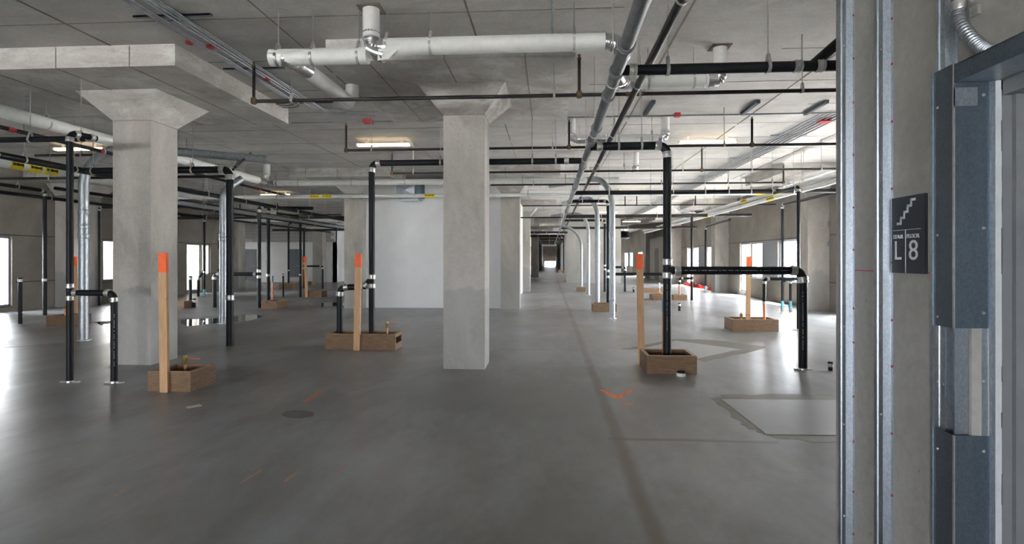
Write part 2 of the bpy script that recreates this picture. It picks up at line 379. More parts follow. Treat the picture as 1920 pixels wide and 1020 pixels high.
def wall_y(name, x0, x1, ya, yb, openings, mat, label, ztop=CEIL):
    mb = MB(); cuts = sorted({ya, yb, *[o[0] for o in openings], *[o[1] for o in openings]})
    for a, b in zip(cuts, cuts[1:]):
        z = 0.0
        for o in sorted((o for o in openings if o[0] <= a + 1e-6 and o[1] >= b - 1e-6), key=lambda o: o[2]):
            if o[2] > z: mb.box(x0, x1, a, b, z, o[2])
            z = o[3]
        if z < ztop: mb.box(x0, x1, a, b, z, ztop)
    return struct(name, mb, mat, label)
ROW = [7.56 + 8.67 * k for k in range(-2, 13)]   # column lines; ROW[2] is the nearest in view
WIN = []                                           # (side x, y0, y1, z0, z1)
def bay(r): return [(r + 1.45, r + 3.15, 0.70, 2.06), (r + 4.55, r + 5.8, 0.72, 2.06), (r + 5.86, r + 6.95, 0.14, 2.06)]
right_open = []
for i, r in enumerate(ROW[2:], 2):
    if i == 5: continue                            # the lift bay has no windows
    right_open += [o for o in bay(r) if o[1] < YE]
left_open = bay(ROW[2])[1:]
lr = ROW[3]
left_open += [(lr + 1.45, lr + 3.15, 0.70, 2.08), (lr + 5.75, lr + 6.7, 0.10, 2.08), (lr + 6.76, lr + 7.35, 0.72, 2.08)]
right_panel = [(r + 3.15, r + 4.55) for i, r in enumerate(ROW[2:], 2) if i != 5 and r + 7 < YE]
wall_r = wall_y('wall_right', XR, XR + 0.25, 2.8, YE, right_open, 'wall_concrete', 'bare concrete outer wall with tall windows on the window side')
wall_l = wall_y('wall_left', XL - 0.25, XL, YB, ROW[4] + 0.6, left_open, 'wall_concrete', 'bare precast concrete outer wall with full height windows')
wn = 0
def window(x, o, side):
    global wn; wn += 1
    y0, y1, z0, z1 = o; xa, xb = (x + 0.06, x + 0.14) if side > 0 else (x - 0.14, x - 0.06); t = 0.055
    mb = MB().box(xa, xb, y0, y0 + t, z0, z1).box(xa, xb, y1 - t, y1, z0, z1).box(xa, xb, y0, y1, z0, z0 + t).box(xa, xb, y0, y1, z1 - t, z1)
    w = struct('window_%d' % wn, mb, 'window_metal', 'grey metal window frame in the bare concrete wall with clear glass')
    xm = (xa + xb) / 2; MB().box(xm - .004, xm + .004, y0 + t, y1 - t, z0 + t, z1 - t).build('pane', 'window_glass', w, False)
    if y1 - y0 > 1.3:
        ym = y0 + 0.45 * (y1 - y0); MB().box(xa + .01, xb - .01, ym - .02, ym + .02, z0 + t, z1 - t).build('mullion', 'window_metal', w, False)
    MB().box(min(x, xa), max(x, xb), y0, y1, z0 - .02, z0 + .004).build('sill', 'window_metal', w, False)
    if y0 < 36:
        l = bpy.data.lights.new('window_daylight', 'AREA'); l.shape = 'RECTANGLE'; l.size = z1 - z0; l.size_y = y1 - y0
        l.cycles.is_portal = True; lo = bpy.data.objects.new('window_daylight', l); COL.objects.link(lo)
        lo.location = (x + side * 0.2, (y0 + y1) / 2, (z0 + z1) / 2); lo.rotation_euler = (0, math.pi / 2 * side, 0)
for o in right_open: window(XR, o, 1)
for o in left_open: window(XL, o, -1)
for a, b in right_panel:
    MB().box(XR - 0.012, XR + 0.02, a, b, 0.72, 2.06).build('panel', 'frame_grey', wall_r, False)
# sealed joints of the precast panels
for (w, x, s, opens, rng) in ((wall_l, XL, 1, left_open, ROW[0:4]), (wall_r, XR, -1, right_open, ROW[2:5])):
    for r in rng:
        for z in (0.80, 2.10):
            for a, b in ((r + 0.3, r + 1.4), (r + 7.05, r + 8.35)) if z < 1 else ((r + 0.3, r + 8.35),):
                MB().box(x - .004, x + .004, a, b, z - .012, z + .012).build('joint', 'joint_sealant', w, False)
for r in ROW[2:4]:                                  # bolted connection plates by the left piers
    for z in (0.80, 2.10):
        for dy in (7.95,):
            p = MB().box(XL, XL + .02, r + dy - .06, r + dy + .06, z - .2, z + .2).box(XL + .02, XL + .035, r + dy - .02, r + dy + .02, z - .15, z - .08).box(XL + .02, XL + .035, r + dy - .02, r + dy + .02, z + .08, z + .15)
            p.build('connection_plate', 'black_steel', wall_l, False)
FILL_WIN = [(-12.6, -10.4), (-7.6, -5.4), (-2.6, -0.4)]          # unseen windows, added in the back wall to brighten the foreground
mb = MB().box(-20.5, XR, YB - .2, YB, 0, .7).box(-20.5, XR, YB - .2, YB, 2.4, CEIL); xs = [-20.5] + [v for p in FILL_WIN for v in p] + [XR]
for a, b in zip(xs[0::2], xs[1::2]): mb.box(a, b, YB - .2, YB, .7, 2.4)
struct('wall_back', mb, 'wall_concrete', 'plain concrete wall behind the viewpoint with unseen windows added for light')
for a, b in FILL_WIN:
    wn += 1; mb = MB().box(a, a + .06, YB - .14, YB - .06, .7, 2.4).box(b - .06, b, YB - .14, YB - .06, .7, 2.4).box(a, b, YB - .14, YB - .06, .7, .76).box(a, b, YB - .14, YB - .06, 2.34, 2.4)
    w = struct('window_%d' % wn, mb, 'window_metal', 'grey metal frame of an unseen window added behind the viewpoint for light')
    MB().box(a + .06, b - .06, YB - .104, YB - .096, .76, 2.34).build('pane', 'window_glass', w, False)
    l = bpy.data.lights.new('window_daylight', 'AREA'); l.shape = 'RECTANGLE'; l.size = b - a; l.size_y = 1.7; l.cycles.is_portal = True
    lo = bpy.data.objects.new('window_daylight', l); COL.objects.link(lo); lo.location = ((a + b) / 2, YB - .2, 1.55); lo.rotation_euler = (-math.pi / 2, 0, math.pi)
# recess on the far window side, block wall with two doors
DY = 33.9
fo = [(27.0, 29.2, .3, 2.3), (29.6, 32.6, .3, 2.3)]
wfs = wall_y('wall_far_side', -20.7, -20.5, ROW[4] + .6, DY, fo, 'wall_concrete', 'concrete return wall with windows at the far recess')
for o in fo: window(-20.5, o, -1)
struct('wall_return', MB().box(-20.5, XL - .25, ROW[4] + .6, ROW[4] + .8, 0, CEIL), 'wall_concrete', 'short concrete wall closing the far recess')
XI = -13.2
wb = struct('wall_block', MB().box(-20.5, XI, DY, DY + .2, 0, 2.48).box(-20.5, XI, DY + .02, DY + .2, 2.48, CEIL), 'white_paint', 'white painted block wall with grey unpainted upper courses')
blk = MB().box(-.193, .193, 0, .02, 0, .19); blk_me = None
for j in range(7):
    for i in range(18):
        x = -20.3 + .4 * i + (.2 if j % 2 else 0); z = 2.485 + .2 * j
        if x + .2 > XI: continue
        if blk_me is None:
            b0 = blk.build('block', 'masonry_grey', None, False); blk_me = b0.data; o = b0
        else:
            o = bpy.data.objects.new('block', blk_me); COL.objects.link(o)
        o.parent = wb; o.location = V3((x, DY, z)) - parent_world(wb)
struct('wall_inner_side', MB().box(XI - .2, XI, DY, 60, 0, CEIL), 'white_paint', 'white painted wall running away behind the block wall')
for n_, (pa, pb) in enumerate(((459, 483), (541, 566)), 1):
    a = PY(pa, 500, DY).x; b = PY(pb, 500, DY).x; zt = CAMH + (485 - 467) / F * 34.5
    d = struct('door_%d' % n_, MB().box(a + .06, b - .06, DY - .03, DY, 0.01, zt - .06), 'grey_paint', ['grey flush steel door at the corner end of the block wall', 'grey flush steel door with a bright kick plate in the block wall'][n_ - 1])
    MB().box(a, a + .06, DY - .05, DY + .0, 0, zt).box(b - .06, b, DY - .05, DY, 0, zt).box(a, b, DY - .05, DY, zt - .06, zt).build('door_frame', 'frame_grey', d, False)
    MB().tube([(b - .16, DY - .03, 1.0), (b - .16, DY - .09, 1.0), (b - .28, DY - .09, 1.0)], .012, 8).build('door_handle', 'clamp_steel', d)
    if n_ == 2: MB().box(a + .1, b - .1, DY - .034, DY - .03, .03, .3).build('kick_plate', 'clamp_steel', d, False)
# white core between the second pair of columns
WY = 16.25
wc = struct('wall_core', MB().box(-5.45, -1.15, WY + .02, 24.2, 0, PAN), 'white_paint', 'white boarded core wall between two concrete columns')
for z0, z1, m in ((0.01, 2.37, 'white_paint'), (2.378, PAN, 'white_paint')):
    xs = [-5.42, -4.2, -2.98, -1.76, -1.15]
    for a, b in zip(xs, xs[1:]): MB().box(a + .0015, b - .0015, WY, WY + .02, z0, z1).build('panel', m, wc, False)
# far concrete core beside the corridor, lift front on the window side, end wall
struct('wall_far_core', MB().box(1.0, 4.25, 33.6, 37.5, 0, CEIL), 'core_concrete', 'tall blank concrete core wall at the far end of the conduits')
lw_ = struct('wall_lift', MB().box(XR - .35, XR - .02, 34.0, 41.5, 0, 2.9), 'beige_board', 'pale boarded lift front set against the window wall')
for a in (35.0, 38.2):
    MB().box(XR - .38, XR - .34, a, a + 1.3, 0, 2.15).build('lift_door', 'frame_grey', lw_, False)
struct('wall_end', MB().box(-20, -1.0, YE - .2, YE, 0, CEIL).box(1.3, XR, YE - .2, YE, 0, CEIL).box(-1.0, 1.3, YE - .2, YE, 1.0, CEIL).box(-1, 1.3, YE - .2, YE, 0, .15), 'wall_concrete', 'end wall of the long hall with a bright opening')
ew = struct('window_%d' % (wn + 1), MB().box(-1, -.9, YE - .15, YE - .05, .15, 1).box(1.2, 1.3, YE - .15, YE - .05, .15, 1).box(-1, 1.3, YE - .15, YE - .05, .9, 1), 'window_metal', 'bright low window closing the far end of the corridor')
MB().box(-.95, 1.25, YE - .105, YE - .095, .15, .95).build('pane', 'window_glass', ew, False)
struct('wall_corridor', MB().box(-1.5, -1.3, 46, YE, 0, CEIL).box(1.3, 1.5, 62, YE, 0, CEIL), 'core_concrete', 'concrete side walls of the distant corridor')
# outside: roof terrace, white blocks
struct('ground', MB().box(-80, XL - .3, YB - 40, 80, -1.2, -0.5).box(XL - .3, XR + .3, YB - 40, YB - .3, -1.2, -.5).box(XR + .3, 90, YB - 40, YE + 30, -1.2, -.5).box(-80, 90, YE, YE + 60, -1.2, -.5), 'roof_gravel', 'pale flat roof outside the windows')
def outblock(name, label, x0, x1, y0, y1, z1, wins):
    t = thing(name, label, 'building', ((x0 + x1) / 2, (y0 + y1) / 2, -.5))
    MB().box(x0, x1, y0, y1, -.5, z1).build('wall', 'exterior_white', t, False)
    MB().box(x0 - .1, x1 + .1, y0 - .1, y1 + .1, z1, z1 + .2).build('parapet', 'exterior_white', t, False)
    for a, b, z0, zz in wins: MB().box(x1 - .02, x1 + .02, a, b, z0, zz).build('window', 'exterior_grey', t, False)
outblock('rooftop_building', 'white rooftop block with a grey window seen through the left window', -23.5, -20.6, 15.0, 19.0, 3.6, [(16.6, 18.6, .2, 2.6)])
outblock('rooftop_building', 'white rooftop block seen through the window behind the galvanised conduits', -26, -21.5, 24, 33, 3.6, [(27.0, 30.0, .5, 2.8)])

# ------------------------------------------------------------------ columns
def column(cx, cy, label, w=0.546, flare=0.295, cap=True, half=1.40, clip=None, group=None):
    t = thing('concrete_column', label, 'column', (cx, cy, 0), group); h = w / 2
    MB().box(cx - h, cx + h, cy - h, cy + h, 0, 3.34).build('shaft', 'column_concrete', t, False)
    MB().box(cx - h - .0025, cx + h + .0025, cy - h - .0025, cy + h + .0025, 3.332, 3.341).build('cast_joint', 'rust_seam', t, False)
    x0, x1 = cx - half, cx + half
    if clip: x0, x1 = max(x0, clip[0]), min(x1, clip[1])
    e = flare; a, b = cx - h - e, cx + h + e
    if clip: a, b = max(a, clip[0]), min(b, clip[1])
    MB().frustum((max(cx - h, a), min(cx + h, b), cy - h, cy + h, 3.34), (a, b, cy - h - e, cy + h + e, PAN)).build('capital', 'panel_concrete', t, False)
    p = MB().box(x0, x1, cy - half, cy + half, PAN, CEIL).build('drop_panel', 'panel_concrete', t, False)
    for dx in (-.93, -.05, .85):
        if x0 < cx + dx < x1: MB().box(cx + dx - .005, cx + dx + .005, cy - half - .005, cy + half + .005, PAN - .005, CEIL - .01).build('seam', 'rust_seam', p, False)
    return t
CX = (-5.69, -1.117)
column(CX[0], ROW[2], 'thick square concrete column with flared capital beside the timber stake box')
column(CX[1], ROW[2], 'thick square concrete column with flared capital in the middle of the room')
column(CX[0], ROW[3], 'concrete column at the far end of the white wall beside the block wall')
column(CX[1], ROW[3], 'concrete column at the corridor end of the white wall')
column(CX[1], ROW[4], 'concrete column in the corridor behind the white wall')
column(CX[1], ROW[6] + 2, 'dark distant concrete column in the corridor')
for i, r in enumerate(ROW[3:7]):
    column(XR - .28, r, ['near concrete pier against the window wall beside the black risers', 'second concrete pier along the window wall', 'third concrete pier along the window wall by the lift front', 'farthest concrete pier along the window wall'][i], w=.58, clip=(-99, XR - .001))
column(XL + .42, ROW[3], 'concrete pier against the far window wall behind the tall conduit', w=.8, clip=(XL + .001, 99))
column(XL + .2, ROW[4] + .3, 'free standing concrete column before the block wall recess', w=.6)
column(-14.1, DY - .35, 'concrete column standing between the two stretches of block wall', w=.6, cap=False, clip=(-99, XI))

# ------------------------------------------------------------------ stair core wall beside the camera
WX = 1.38; P = 0.055; DJ = 1.456 * (WX - P); HEAD = 2.03; DN = 0.9; dp = .067
cw = MB().box(WX, WX + .22, DJ, 2.8, 0, CEIL).box(WX, WX + .22, YB, DN, 0, CEIL).box(WX, WX + .22, DN, DJ, HEAD, CEIL).box(WX + .22, XR, 2.6, 2.8, 0, CEIL)
wst = struct('wall_stair', cw, 'core_concrete', 'bare concrete stair wall filling the right edge of the picture')
# red chalk line snapped on the concrete
zc = CAMH + (485 - 509) / F * 2.3
MB().box(WX - .001, WX + .001, DJ + .06, 2.78, zc - .0022, zc + .0022).build('chalk_line', 'red_paint', wst, False)
def stud_y(px, off=0.0):
    d = ray(px, 400); return (WX - off) * d.y / d.x
def furring(name, label, y0, y1, z0, z1):
    t = thing(name, label, 'stud', (WX, (y0 + y1) / 2, z0)); p = .030; w = y1 - y0; g = .0016
    outer = [(0, y1 + .004), (-g, y1 + .004), (-g, y1), (-p, y1 - .008), (-p, y0 + w * .62), (-p + .005, y0 + w * .58), (-p + .005, y0 + w * .50), (-p, y0 + w * .46), (-p, y0 + .006), (-g, y0), (-g, y0 - .014), (0, y0 - .014)]
    MB().prism([(WX + x, y, z0) for x, y in outer], (0, 0, z1 - z0)).build('channel', 'galvanised', t, False)
    z = z0 + .2; k = 0
    while z < z1 - .1:
        MB().lathe((WX - .002, y0 - .008, z), (-1, 0, 0), [(0, .005), (.003, .005), (.004, .002)], 8).build('anchor', 'red_paint', t)
        if k % 2 == 0: MB().lathe((WX - p, y0 + w * .25, z + .07), (-1, 0, 0), [(0, .006), (.003, .005), (.004, .001)], 8).build('screw', 'clamp_steel', t)
        z += random.uniform(.13, .3); k += 1
    return t
furring('wall_stud', 'galvanised steel wall channel at the open end of the stair wall', stud_y(1587, .03), stud_y(1570, .03) , 0.0, CEIL)
furring('wall_stud', 'galvanised steel wall channel between the stair sign and the wall end', stud_y(1657, .03), stud_y(1637, .03), 0.0, CEIL)
furring('wall_stud', 'galvanised steel wall channel rising behind the door lining', stud_y(1774, .03), stud_y(1752, .03), 0.0, CEIL)
# galvanised lining around the door opening
t = thing('door_lining', 'bent galvanised sheet lining the edge of the door opening', 'lining', (WX, DJ, 0))
ya = DJ; yb = stud_y(1748, P)
zc0 = CAMH + (485 - 800) / F * 1.93; zc1 = CAMH + (485 - 609) / F * 1.93
topz = HEAD + .06
def face(zA, zB, nm):
    q = MB().box(WX - P - .002, WX - P, ya, yb, zA, zB).box(WX - P, WX + dp - .012, ya - .002, ya, zA, zB)
    q.build(nm, 'galvanised_sheet', t, False)
face(0, zc0, 'lower_sheet'); face(zc1, topz, 'upper_sheet')
MB().box(WX - P - .006, WX - P + .002, yb - .010, yb + .003, 0, topz).build('edge_bead', 'galvanised', t, False)
MB().box(WX - P - .004, WX - P, ya - .004, ya + .003, 0, zc0).box(WX - P - .004, WX - P, ya - .004, ya + .003, zc1, topz).build('corner_bead', 'clamp_steel', t, False)
MB().box(WX + dp - .013, WX + dp, ya - .008, ya, 0, topz - .02).build('edge_bead', 'galvanised', t, False)
MB().box(WX - P, WX + dp, DN, ya, HEAD - .002, HEAD).build('soffit_sheet', 'galvanised', t, False)
MB().box(WX - P - .003, WX - P, DN, ya, HEAD - .003, HEAD + .055).build('head_face', 'galvanised_sheet', t, False)
MB().box(WX - P - .003, WX, DN, ya, HEAD + .052, HEAD + .055).build('head_top', 'galvanised_sheet', t, False)
MB().box(WX - P - .004, WX - P + .07, ya - .004, ya - .0021, HEAD - .08, HEAD - .02).build('splice_tab', 'galvanised', t, False)
for z in (HEAD - .045, .12, 1.55, zc1 + .05, zc0 - .05, .35, 1.05):
    MB().lathe((WX + .035, ya - .002, z), (0, -1, 0), [(0, .006), (.003, .005), (.004, .001)], 8).build('screw', 'clamp_steel', t)
    MB().lathe((WX - P - .002, yb - .03, z - .02), (-1, 0, 0), [(0, .005), (.003, .004), (.004, .001)], 8).build('screw', 'clamp_steel', t)
MB().box(WX - .045, WX - .003, ya + .012, ya + .02, zc0 - .1, zc1 + .1).box(WX + .03, WX + .05, ya - .001, ya + .0, zc0 - .1, zc1 + .1).build('inner_stud', 'galvanised', t, False)
# hollow metal frame, sealant and door
fr = struct('door_3', MB().box(WX + dp + .10, WX + dp + .145, DN + .05, DJ - .0121, 0, HEAD - .05), 'grey_paint', 'dark grey steel stair door at the right edge')
X0 = WX + dp + .020
MB().box(X0, X0 + .028, DJ - .012, DJ + .0, 0, HEAD).box(X0 + .028, X0 + .066, DJ - .028, DJ, 0, HEAD).box(X0 + .066, X0 + .14, DJ - .012, DJ, 0, HEAD).box(X0, X0 + .14, DN, DN + .05, 0, HEAD).box(X0, X0 + .14, DN, DJ, HEAD - .05, HEAD).build('door_frame', 'frame_grey', fr, False)
mb = MB(); z = 0; rr_ = []
while z < HEAD: rr_.append((z, random.uniform(-.003, .003))); z += .05
for (z0, a0), (z1, a1) in zip(rr_, rr_[1:] + [(HEAD, 0)]):
    mb.box(WX + dp, WX + dp + .020 + a0, DJ - .008, DJ + .0, z0, z1)
mb.build('sealant_bead', 'caulk', fr, False)
# flexible conduit above the door
path = []
A = PX(1797, -12, WX - .03); B = PX(1800, 40, WX - .03); C_ = PX(1835, 85, WX - .03); D_ = PX(1880, 98, WX - .03); E_ = PX(1960, 70, WX - .03)
ctrl = [A, B, C_, D_, E_]
def catmull(c, n=24):
    c = [c[0] * 2 - c[1]] + c + [c[-1] * 2 - c[-2]]; out = []
    for i in range(1, len(c) - 2):
        for k in range(n):
            t_ = k / n; a, b, d, e = c[i - 1], c[i], c[i + 1], c[i + 2]
            out.append(0.5 * ((2 * b) + (d - a) * t_ + (2 * a - 5 * b + 4 * d - e) * t_ ** 2 + (3 * b - a - 3 * d + e) * t_ ** 3))
    return out + [c[-2]]
cp = catmull(ctrl, 40); fc = thing('flexible_conduit', 'ribbed flexible metal conduit curving over the stair door', 'conduit', cp[-1])
MB().tube(cp, [.017 if (i // 2) % 2 else .0205 for i in range(len(cp))], 12).build('ribbed_tube', 'conduit', fc)
coupling(fc, A * .35 + B * .65 + V3((0, 0, .02)), EZ, .019, 'clamp_steel', .03, 'strap')
MB().box(WX - .012, WX, B.y - .05, B.y - .015, B.z + .005, B.z + .035).build('strap_ear', 'clamp_steel', fc, False)
# stair sign
SY0, SY1 = stud_y(1678), stud_y(1740); SZ0, SZ1 = 1.394, 1.690; SW = SY0 - SY1; SH = SZ1 - SZ0
sg = thing('stair_sign', 'dark plaque with white stair symbol reading STAIR L FLOOR 8', 'sign', (WX, (SY0 + SY1) / 2, SZ0))
SX = WX - .012
MB().box(SX, WX, SY1, SY0, SZ0, SZ1).build('plaque', 'sign_navy', sg, False)
def uv(u, v): return (SY0 - u * SW, SZ1 - v * SH)
def srect(mb, u0, v0, u1, v1):
    y0, z0 = uv(u0, v0); y1, z1 = uv(u1, v1); mb.box(SX - .0015, SX, min(y0, y1), max(y0, y1), min(z0, z1), max(z0, z1))
mb = MB(); u, v = .17, .365
for k in range(5):
    srect(mb, u, v - .032, u + .155, v)
    if k < 4: srect(mb, u + .105, v - .095, u + .155, v - .03)
    u += .105; v -= .0735
mb.build('stair_symbol', 'sign_white', sg, False)
mb = MB(); srect(mb, .04, .432, .90, .4385); srect(mb, .438, .4385, .452, .995); mb.build('divider', 'sign_white', sg, False)
def text(body, u, v, w, h, name, parent):
    c = bpy.data.curves.new(name, 'FONT'); c.body = body; c.size = 1; c.extrude = .001
    o = bpy.data.objects.new(name, c); COL.objects.link(o); bpy.context.view_layer.update()
    me = bpy.data.meshes.new_from_object(o.evaluated_get(bpy.context.evaluated_depsgraph_get())); bpy.data.objects.remove(o)
    xs = [q.co.x for q in me.vertices]; ys = [q.co.y for q in me.vertices]; y, z = uv(u, v)
    for q in me.vertices:
        a_ = (q.co.x - (min(xs) + max(xs)) / 2) / (max(xs) - min(xs)) * w * SW; b_ = (q.co.y - (min(ys) + max(ys)) / 2) / (max(ys) - min(ys)) * h * SH
        q.co = V3((SX - .0008 - q.co.z, y - a_, z + b_)) - parent_world(parent)
    me.materials.clear(); me.materials.append(MATS['sign_white']); o = bpy.data.objects.new(name, me); COL.objects.link(o); o.parent = parent
text('STAIR', .215, .520, .31, .052, 'lettering', sg); text('FLOOR', .675, .520, .37, .052, 'lettering', sg)
text('L', .215, .700, .20, .245, 'lettering', sg); text('8', .685, .700, .26, .255, 'lettering', sg)

# ------------------------------------------------------------------ timber boxes, stakes, valves
def wood_box(label, x0, x1, y0, y1, h, t=.045, slot=False, rot=0):
    r = thing('timber_box', label, 'box', ((x0 + x1) / 2, (y0 + y1) / 2, 0)); r.rotation_euler.z = rot
    for a in ((x0, x1, y0, y0 + t), (x0, x1, y1 - t, y1)): MB().box(*a, 0.0, h).build('plank', 'weathered_wood', r, False)
    for k, a in enumerate(((x0, x0 + t, y0 + t, y1 - t), (x1 - t, x1, y0 + t, y1 - t))):
        if slot and k == 1:
            MB().box(*a, 0, h * .4).build('plank', 'weathered_wood', r, False); MB().box(*a, h * .8, h).build('plank', 'weathered_wood', r, False)
        else: MB().box(*a, 0, h).build('plank', 'weathered_wood', r, False)
    for a in ((x0, x1, y0, y0 + t), (x0, x1, y1 - t, y1), (x0, x0 + t, y0 + t, y1 - t), (x1 - t, x1, y0 + t, y1 - t)):
        MB().box(*a, h, h + .004).build('top_edge', 'rim_wood', r, False)
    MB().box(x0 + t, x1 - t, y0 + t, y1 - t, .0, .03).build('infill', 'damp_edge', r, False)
    return r
def stake(label, base, top, w=.089, t=.04, frac=.14, ang=0.0):
    base, top = V3(base), V3(top); r = thing('timber_stake', label, 'stake', base); ax = (top - base); L = ax.length; ax.normalize()
    sd = V3((math.cos(ang), math.sin(ang), 0)); sd = (sd - ax * sd.dot(ax)).normalized(); fr_ = ax.cross(sd)
    k = base + ax * L * (1 - frac)
    MB().obox((base + k) / 2, sd * w / 2, fr_ * t / 2, ax * (k - base).length / 2).build('shaft', 'stake_wood', r, False)
    MB().obox((k + top) / 2, sd * w / 2, fr_ * t / 2, ax * (top - k).length / 2).build('painted_tip', 'orange_paint', r, False)
def valve(label, p, h, s=1.0, ang=0.0):
    p = V3(p); r = thing('ball_valve', label, 'valve', p)
    MB().tube([p, p + EZ * h], .014 * s, 10).build('stem', 'copper', r)
    b = MB().lathe(p + EZ * h, EZ, [(0, .018 * s), (.01, .026 * s), (.03, .026 * s), (.045, .033 * s), (.07, .033 * s), (.08, .022 * s), (.10, .020 * s), (.105, .012 * s)], 12).build('valve_body', 'brass', r)
    d = V3((math.cos(ang), math.sin(ang), 0)); q = p + EZ * (h + .065)
    MB().obox(q + d * .10 * s, d * .07 * s, d.cross(EZ) * .010 * s, EZ * .006).build('lever', 'red_lever', r, False)
def stub(label, px, yb, yt, wpx, mat='black_plastic', cap=True, name='pipe_stub', extra=None):
    b = G(px, yb); zt = zat(b, yt); rr = wpx / 2 / F * depth(b); r = thing(name, label, 'pipe', b)
    MB().tube([b, up(b, zt)], rr, 12).build('pipe_length', mat, r)
    if cap: coupling(r, up(b, zt - rr * 1.2), EZ, rr, 'clamp_steel', rr * 1.6, 'cap_band'); MB().lathe(up(b, zt), EZ, [(-rr * .8, rr * 1.12), (rr * .4, rr * 1.1), (rr * .5, rr * .8)], 12).build('end_cap', mat, r)
    if extra == 'plate': base_plate(r, b, rr)
    return r
# A: near box
c1, c0 = G(357, 735), G(279, 733); YA = c1.y
wood_box('near timber box with a brass valve inside beside the thick column', c0.x, c1.x, YA, YA + .47, .215)
b = G(307, 736); stake('upright orange tipped stake nailed to the near timber box', V3((b.x, YA - .024, 0)), V3((PY(306, 474, YA - .024).x, YA - .024, PY(306, 474, YA - .024).z)))
v = PY(347, 690, YA + .26); valve('brass ball valve with red lever in the near timber box', (v.x, YA + .26, .03), .22)
# B: long box in the middle
c0, c1 = G(606, 657), G(741, 657); YBX = c1.y
wood_box('long timber box holding two black pipes in front of the white wall', c0.x, c1.x, YBX, YBX + .42, .25, slot=True)
p0 = PY(669, 657, YBX - .025); p1 = PY(672, 476, YBX - .025)
stake('leaning orange tipped stake against the long middle timber box', (p0.x, YBX - .025, 0), p1, w=.10)
v = PY(726, 630, YBX + .22); valve('brass ball valve with red lever in the long middle timber box', (v.x, YBX + .22, .03), .30)
# C: box on the window side
c0, c1 = G(1212, 700), G(1307, 702); YC = c1.y
wood_box('timber box around the tall black riser nearest the camera on the window side', c0.x, c1.x, YC, YC + .56, .225)
p0 = PY(1203, 684, YC + .62); p1 = PY(1199, 476, YC + .62)
stake('tall orange tipped stake behind the timber box with the big riser', (p0.x, YC + .62, 0), p1)
# D: right box
c0, c1 = G(1376, 622), G(1460, 622); YD = c1.y
wood_box('timber box with copper pipe near the window piers', c0.x, c1.x, YD, YD + .55, .235)
p0 = PY(1402, 600, YD + .36); p1 = PY(1404, 481, YD + .36)
stake('orange tipped stake standing inside the box near the window piers', (p0.x, YD + .36, 0.03), p1)
v = PY(1390, 605, YD + .2); valve('brass ball valve in the timber box near the window piers', (v.x, YD + .2, .03), .22, 1.0)
# E: far left box
c0, c1 = G(84, 612), G(128, 612); YE_ = c1.y
wood_box('timber box behind the tall conduit near the left windows', c0.x, c1.x, YE_, YE_ + .6, .22)
p0 = PY(142, 590, YE_ + .8); p1 = PY(140, 481, YE_ + .8); stake('orange tipped stake behind the tall black riser near the left windows', (p0.x, YE_ + .8, 0), p1)
v = PY(122, 598, YE_ + .3); valve('brass valve in the box near the left windows', (v.x, YE_ + .3, .03), .32)
def fbox(label, xa, xb, yb, yt, dep=.5):
    a, b = G(xa, yb), G(xb, yb); h = (yb - yt) / F * depth(a) * .82; return wood_box(label, a.x, b.x, a.y, a.y + dep, h), a.y
fbox('timber box at the foot of the paired black risers before the block wall', 490, 520, 579, 562, .7)
_, y_ = fbox('timber box behind the pair of orange tipped stakes', 574, 604, 557, 544, .5)
p0 = PY(575, 557, y_ - .03); p1 = PY(572, 481, y_ - .03); stake('orange tipped stake leaning at the box before the white side wall', (p0.x, y_ - .03, 0), p1, w=.1)
p0 = G(567, 536); stake('thinner far orange tipped stake beside a black riser', p0, PY(566, 481, p0.y), w=.08)
fbox('small timber box in front of the far grey door', 523, 549, 543, 530, .5)
fbox('low timber box far away beside the block wall stakes', 570, 584, 535, 527, .5)
fbox('dark timber box half hidden behind the thick left column', 322, 346, 578, 562, .4)
fbox('timber box around the second galvanised conduit and black riser', 1112, 1156, 585, 567, .55)
fbox('timber box under the curved far conduit', 1082, 1098, 547, 537, .5)
fbox('long low timber box behind the stake on the window side', 1207, 1240, 549, 539, .5)
fbox('timber box with a white capped pipe on the window side', 1223, 1245, 563, 550, .6)
fbox('short timber box with a copper riser on the window side', 1263, 1288, 563, 551, .5)
fbox('tiny timber box in the distant corridor on the left', 995, 1003, 519, 514, .6)
fbox('tiny timber box beneath the first distant corridor riser', 1047, 1053, 511, 505, .8)
fbox('tiny timber box beneath the second distant corridor riser', 1054, 1061, 512, 506, .8)

# ------------------------------------------------------------------ black drain pipes
ZM = 2.98
mA = PZ(1205, 0, ZM); XM = mA.x
ml = pipe('drain_main', 'long grey iron drain main running down the room overhead', [[(XM, 1.2, ZM), (XM, 60, ZM)]], .052, 'grey_iron', n=20,
     clamps=[((XM, y, ZM), EY) for y in (4.05, 4.62, 5.3, 6.6, 7.25, 9.3, 12, 15, 18, 22, 26)], clamp_mat='grey_iron', clampL=.07,
     hang=[((XM, y, ZM), EY) for y in (3.0, 4.9, 6.9, 8.6, 10.4, 12.6, 15.4, 18.6, 22, 26, 30)])
Z2 = 3.16; s2 = PZ(1278, 0, Z2); X2 = s2.x
pipe('drain_main', 'thinner dark drain pipe running beside the iron main', [[(X2, 1.2, Z2), (X2, 40, Z2)]], .033, 'black_steel',
     hang=[((X2, y, Z2), EY) for y in (3.75, 5.6, 7.8, 10, 13, 16, 20)])
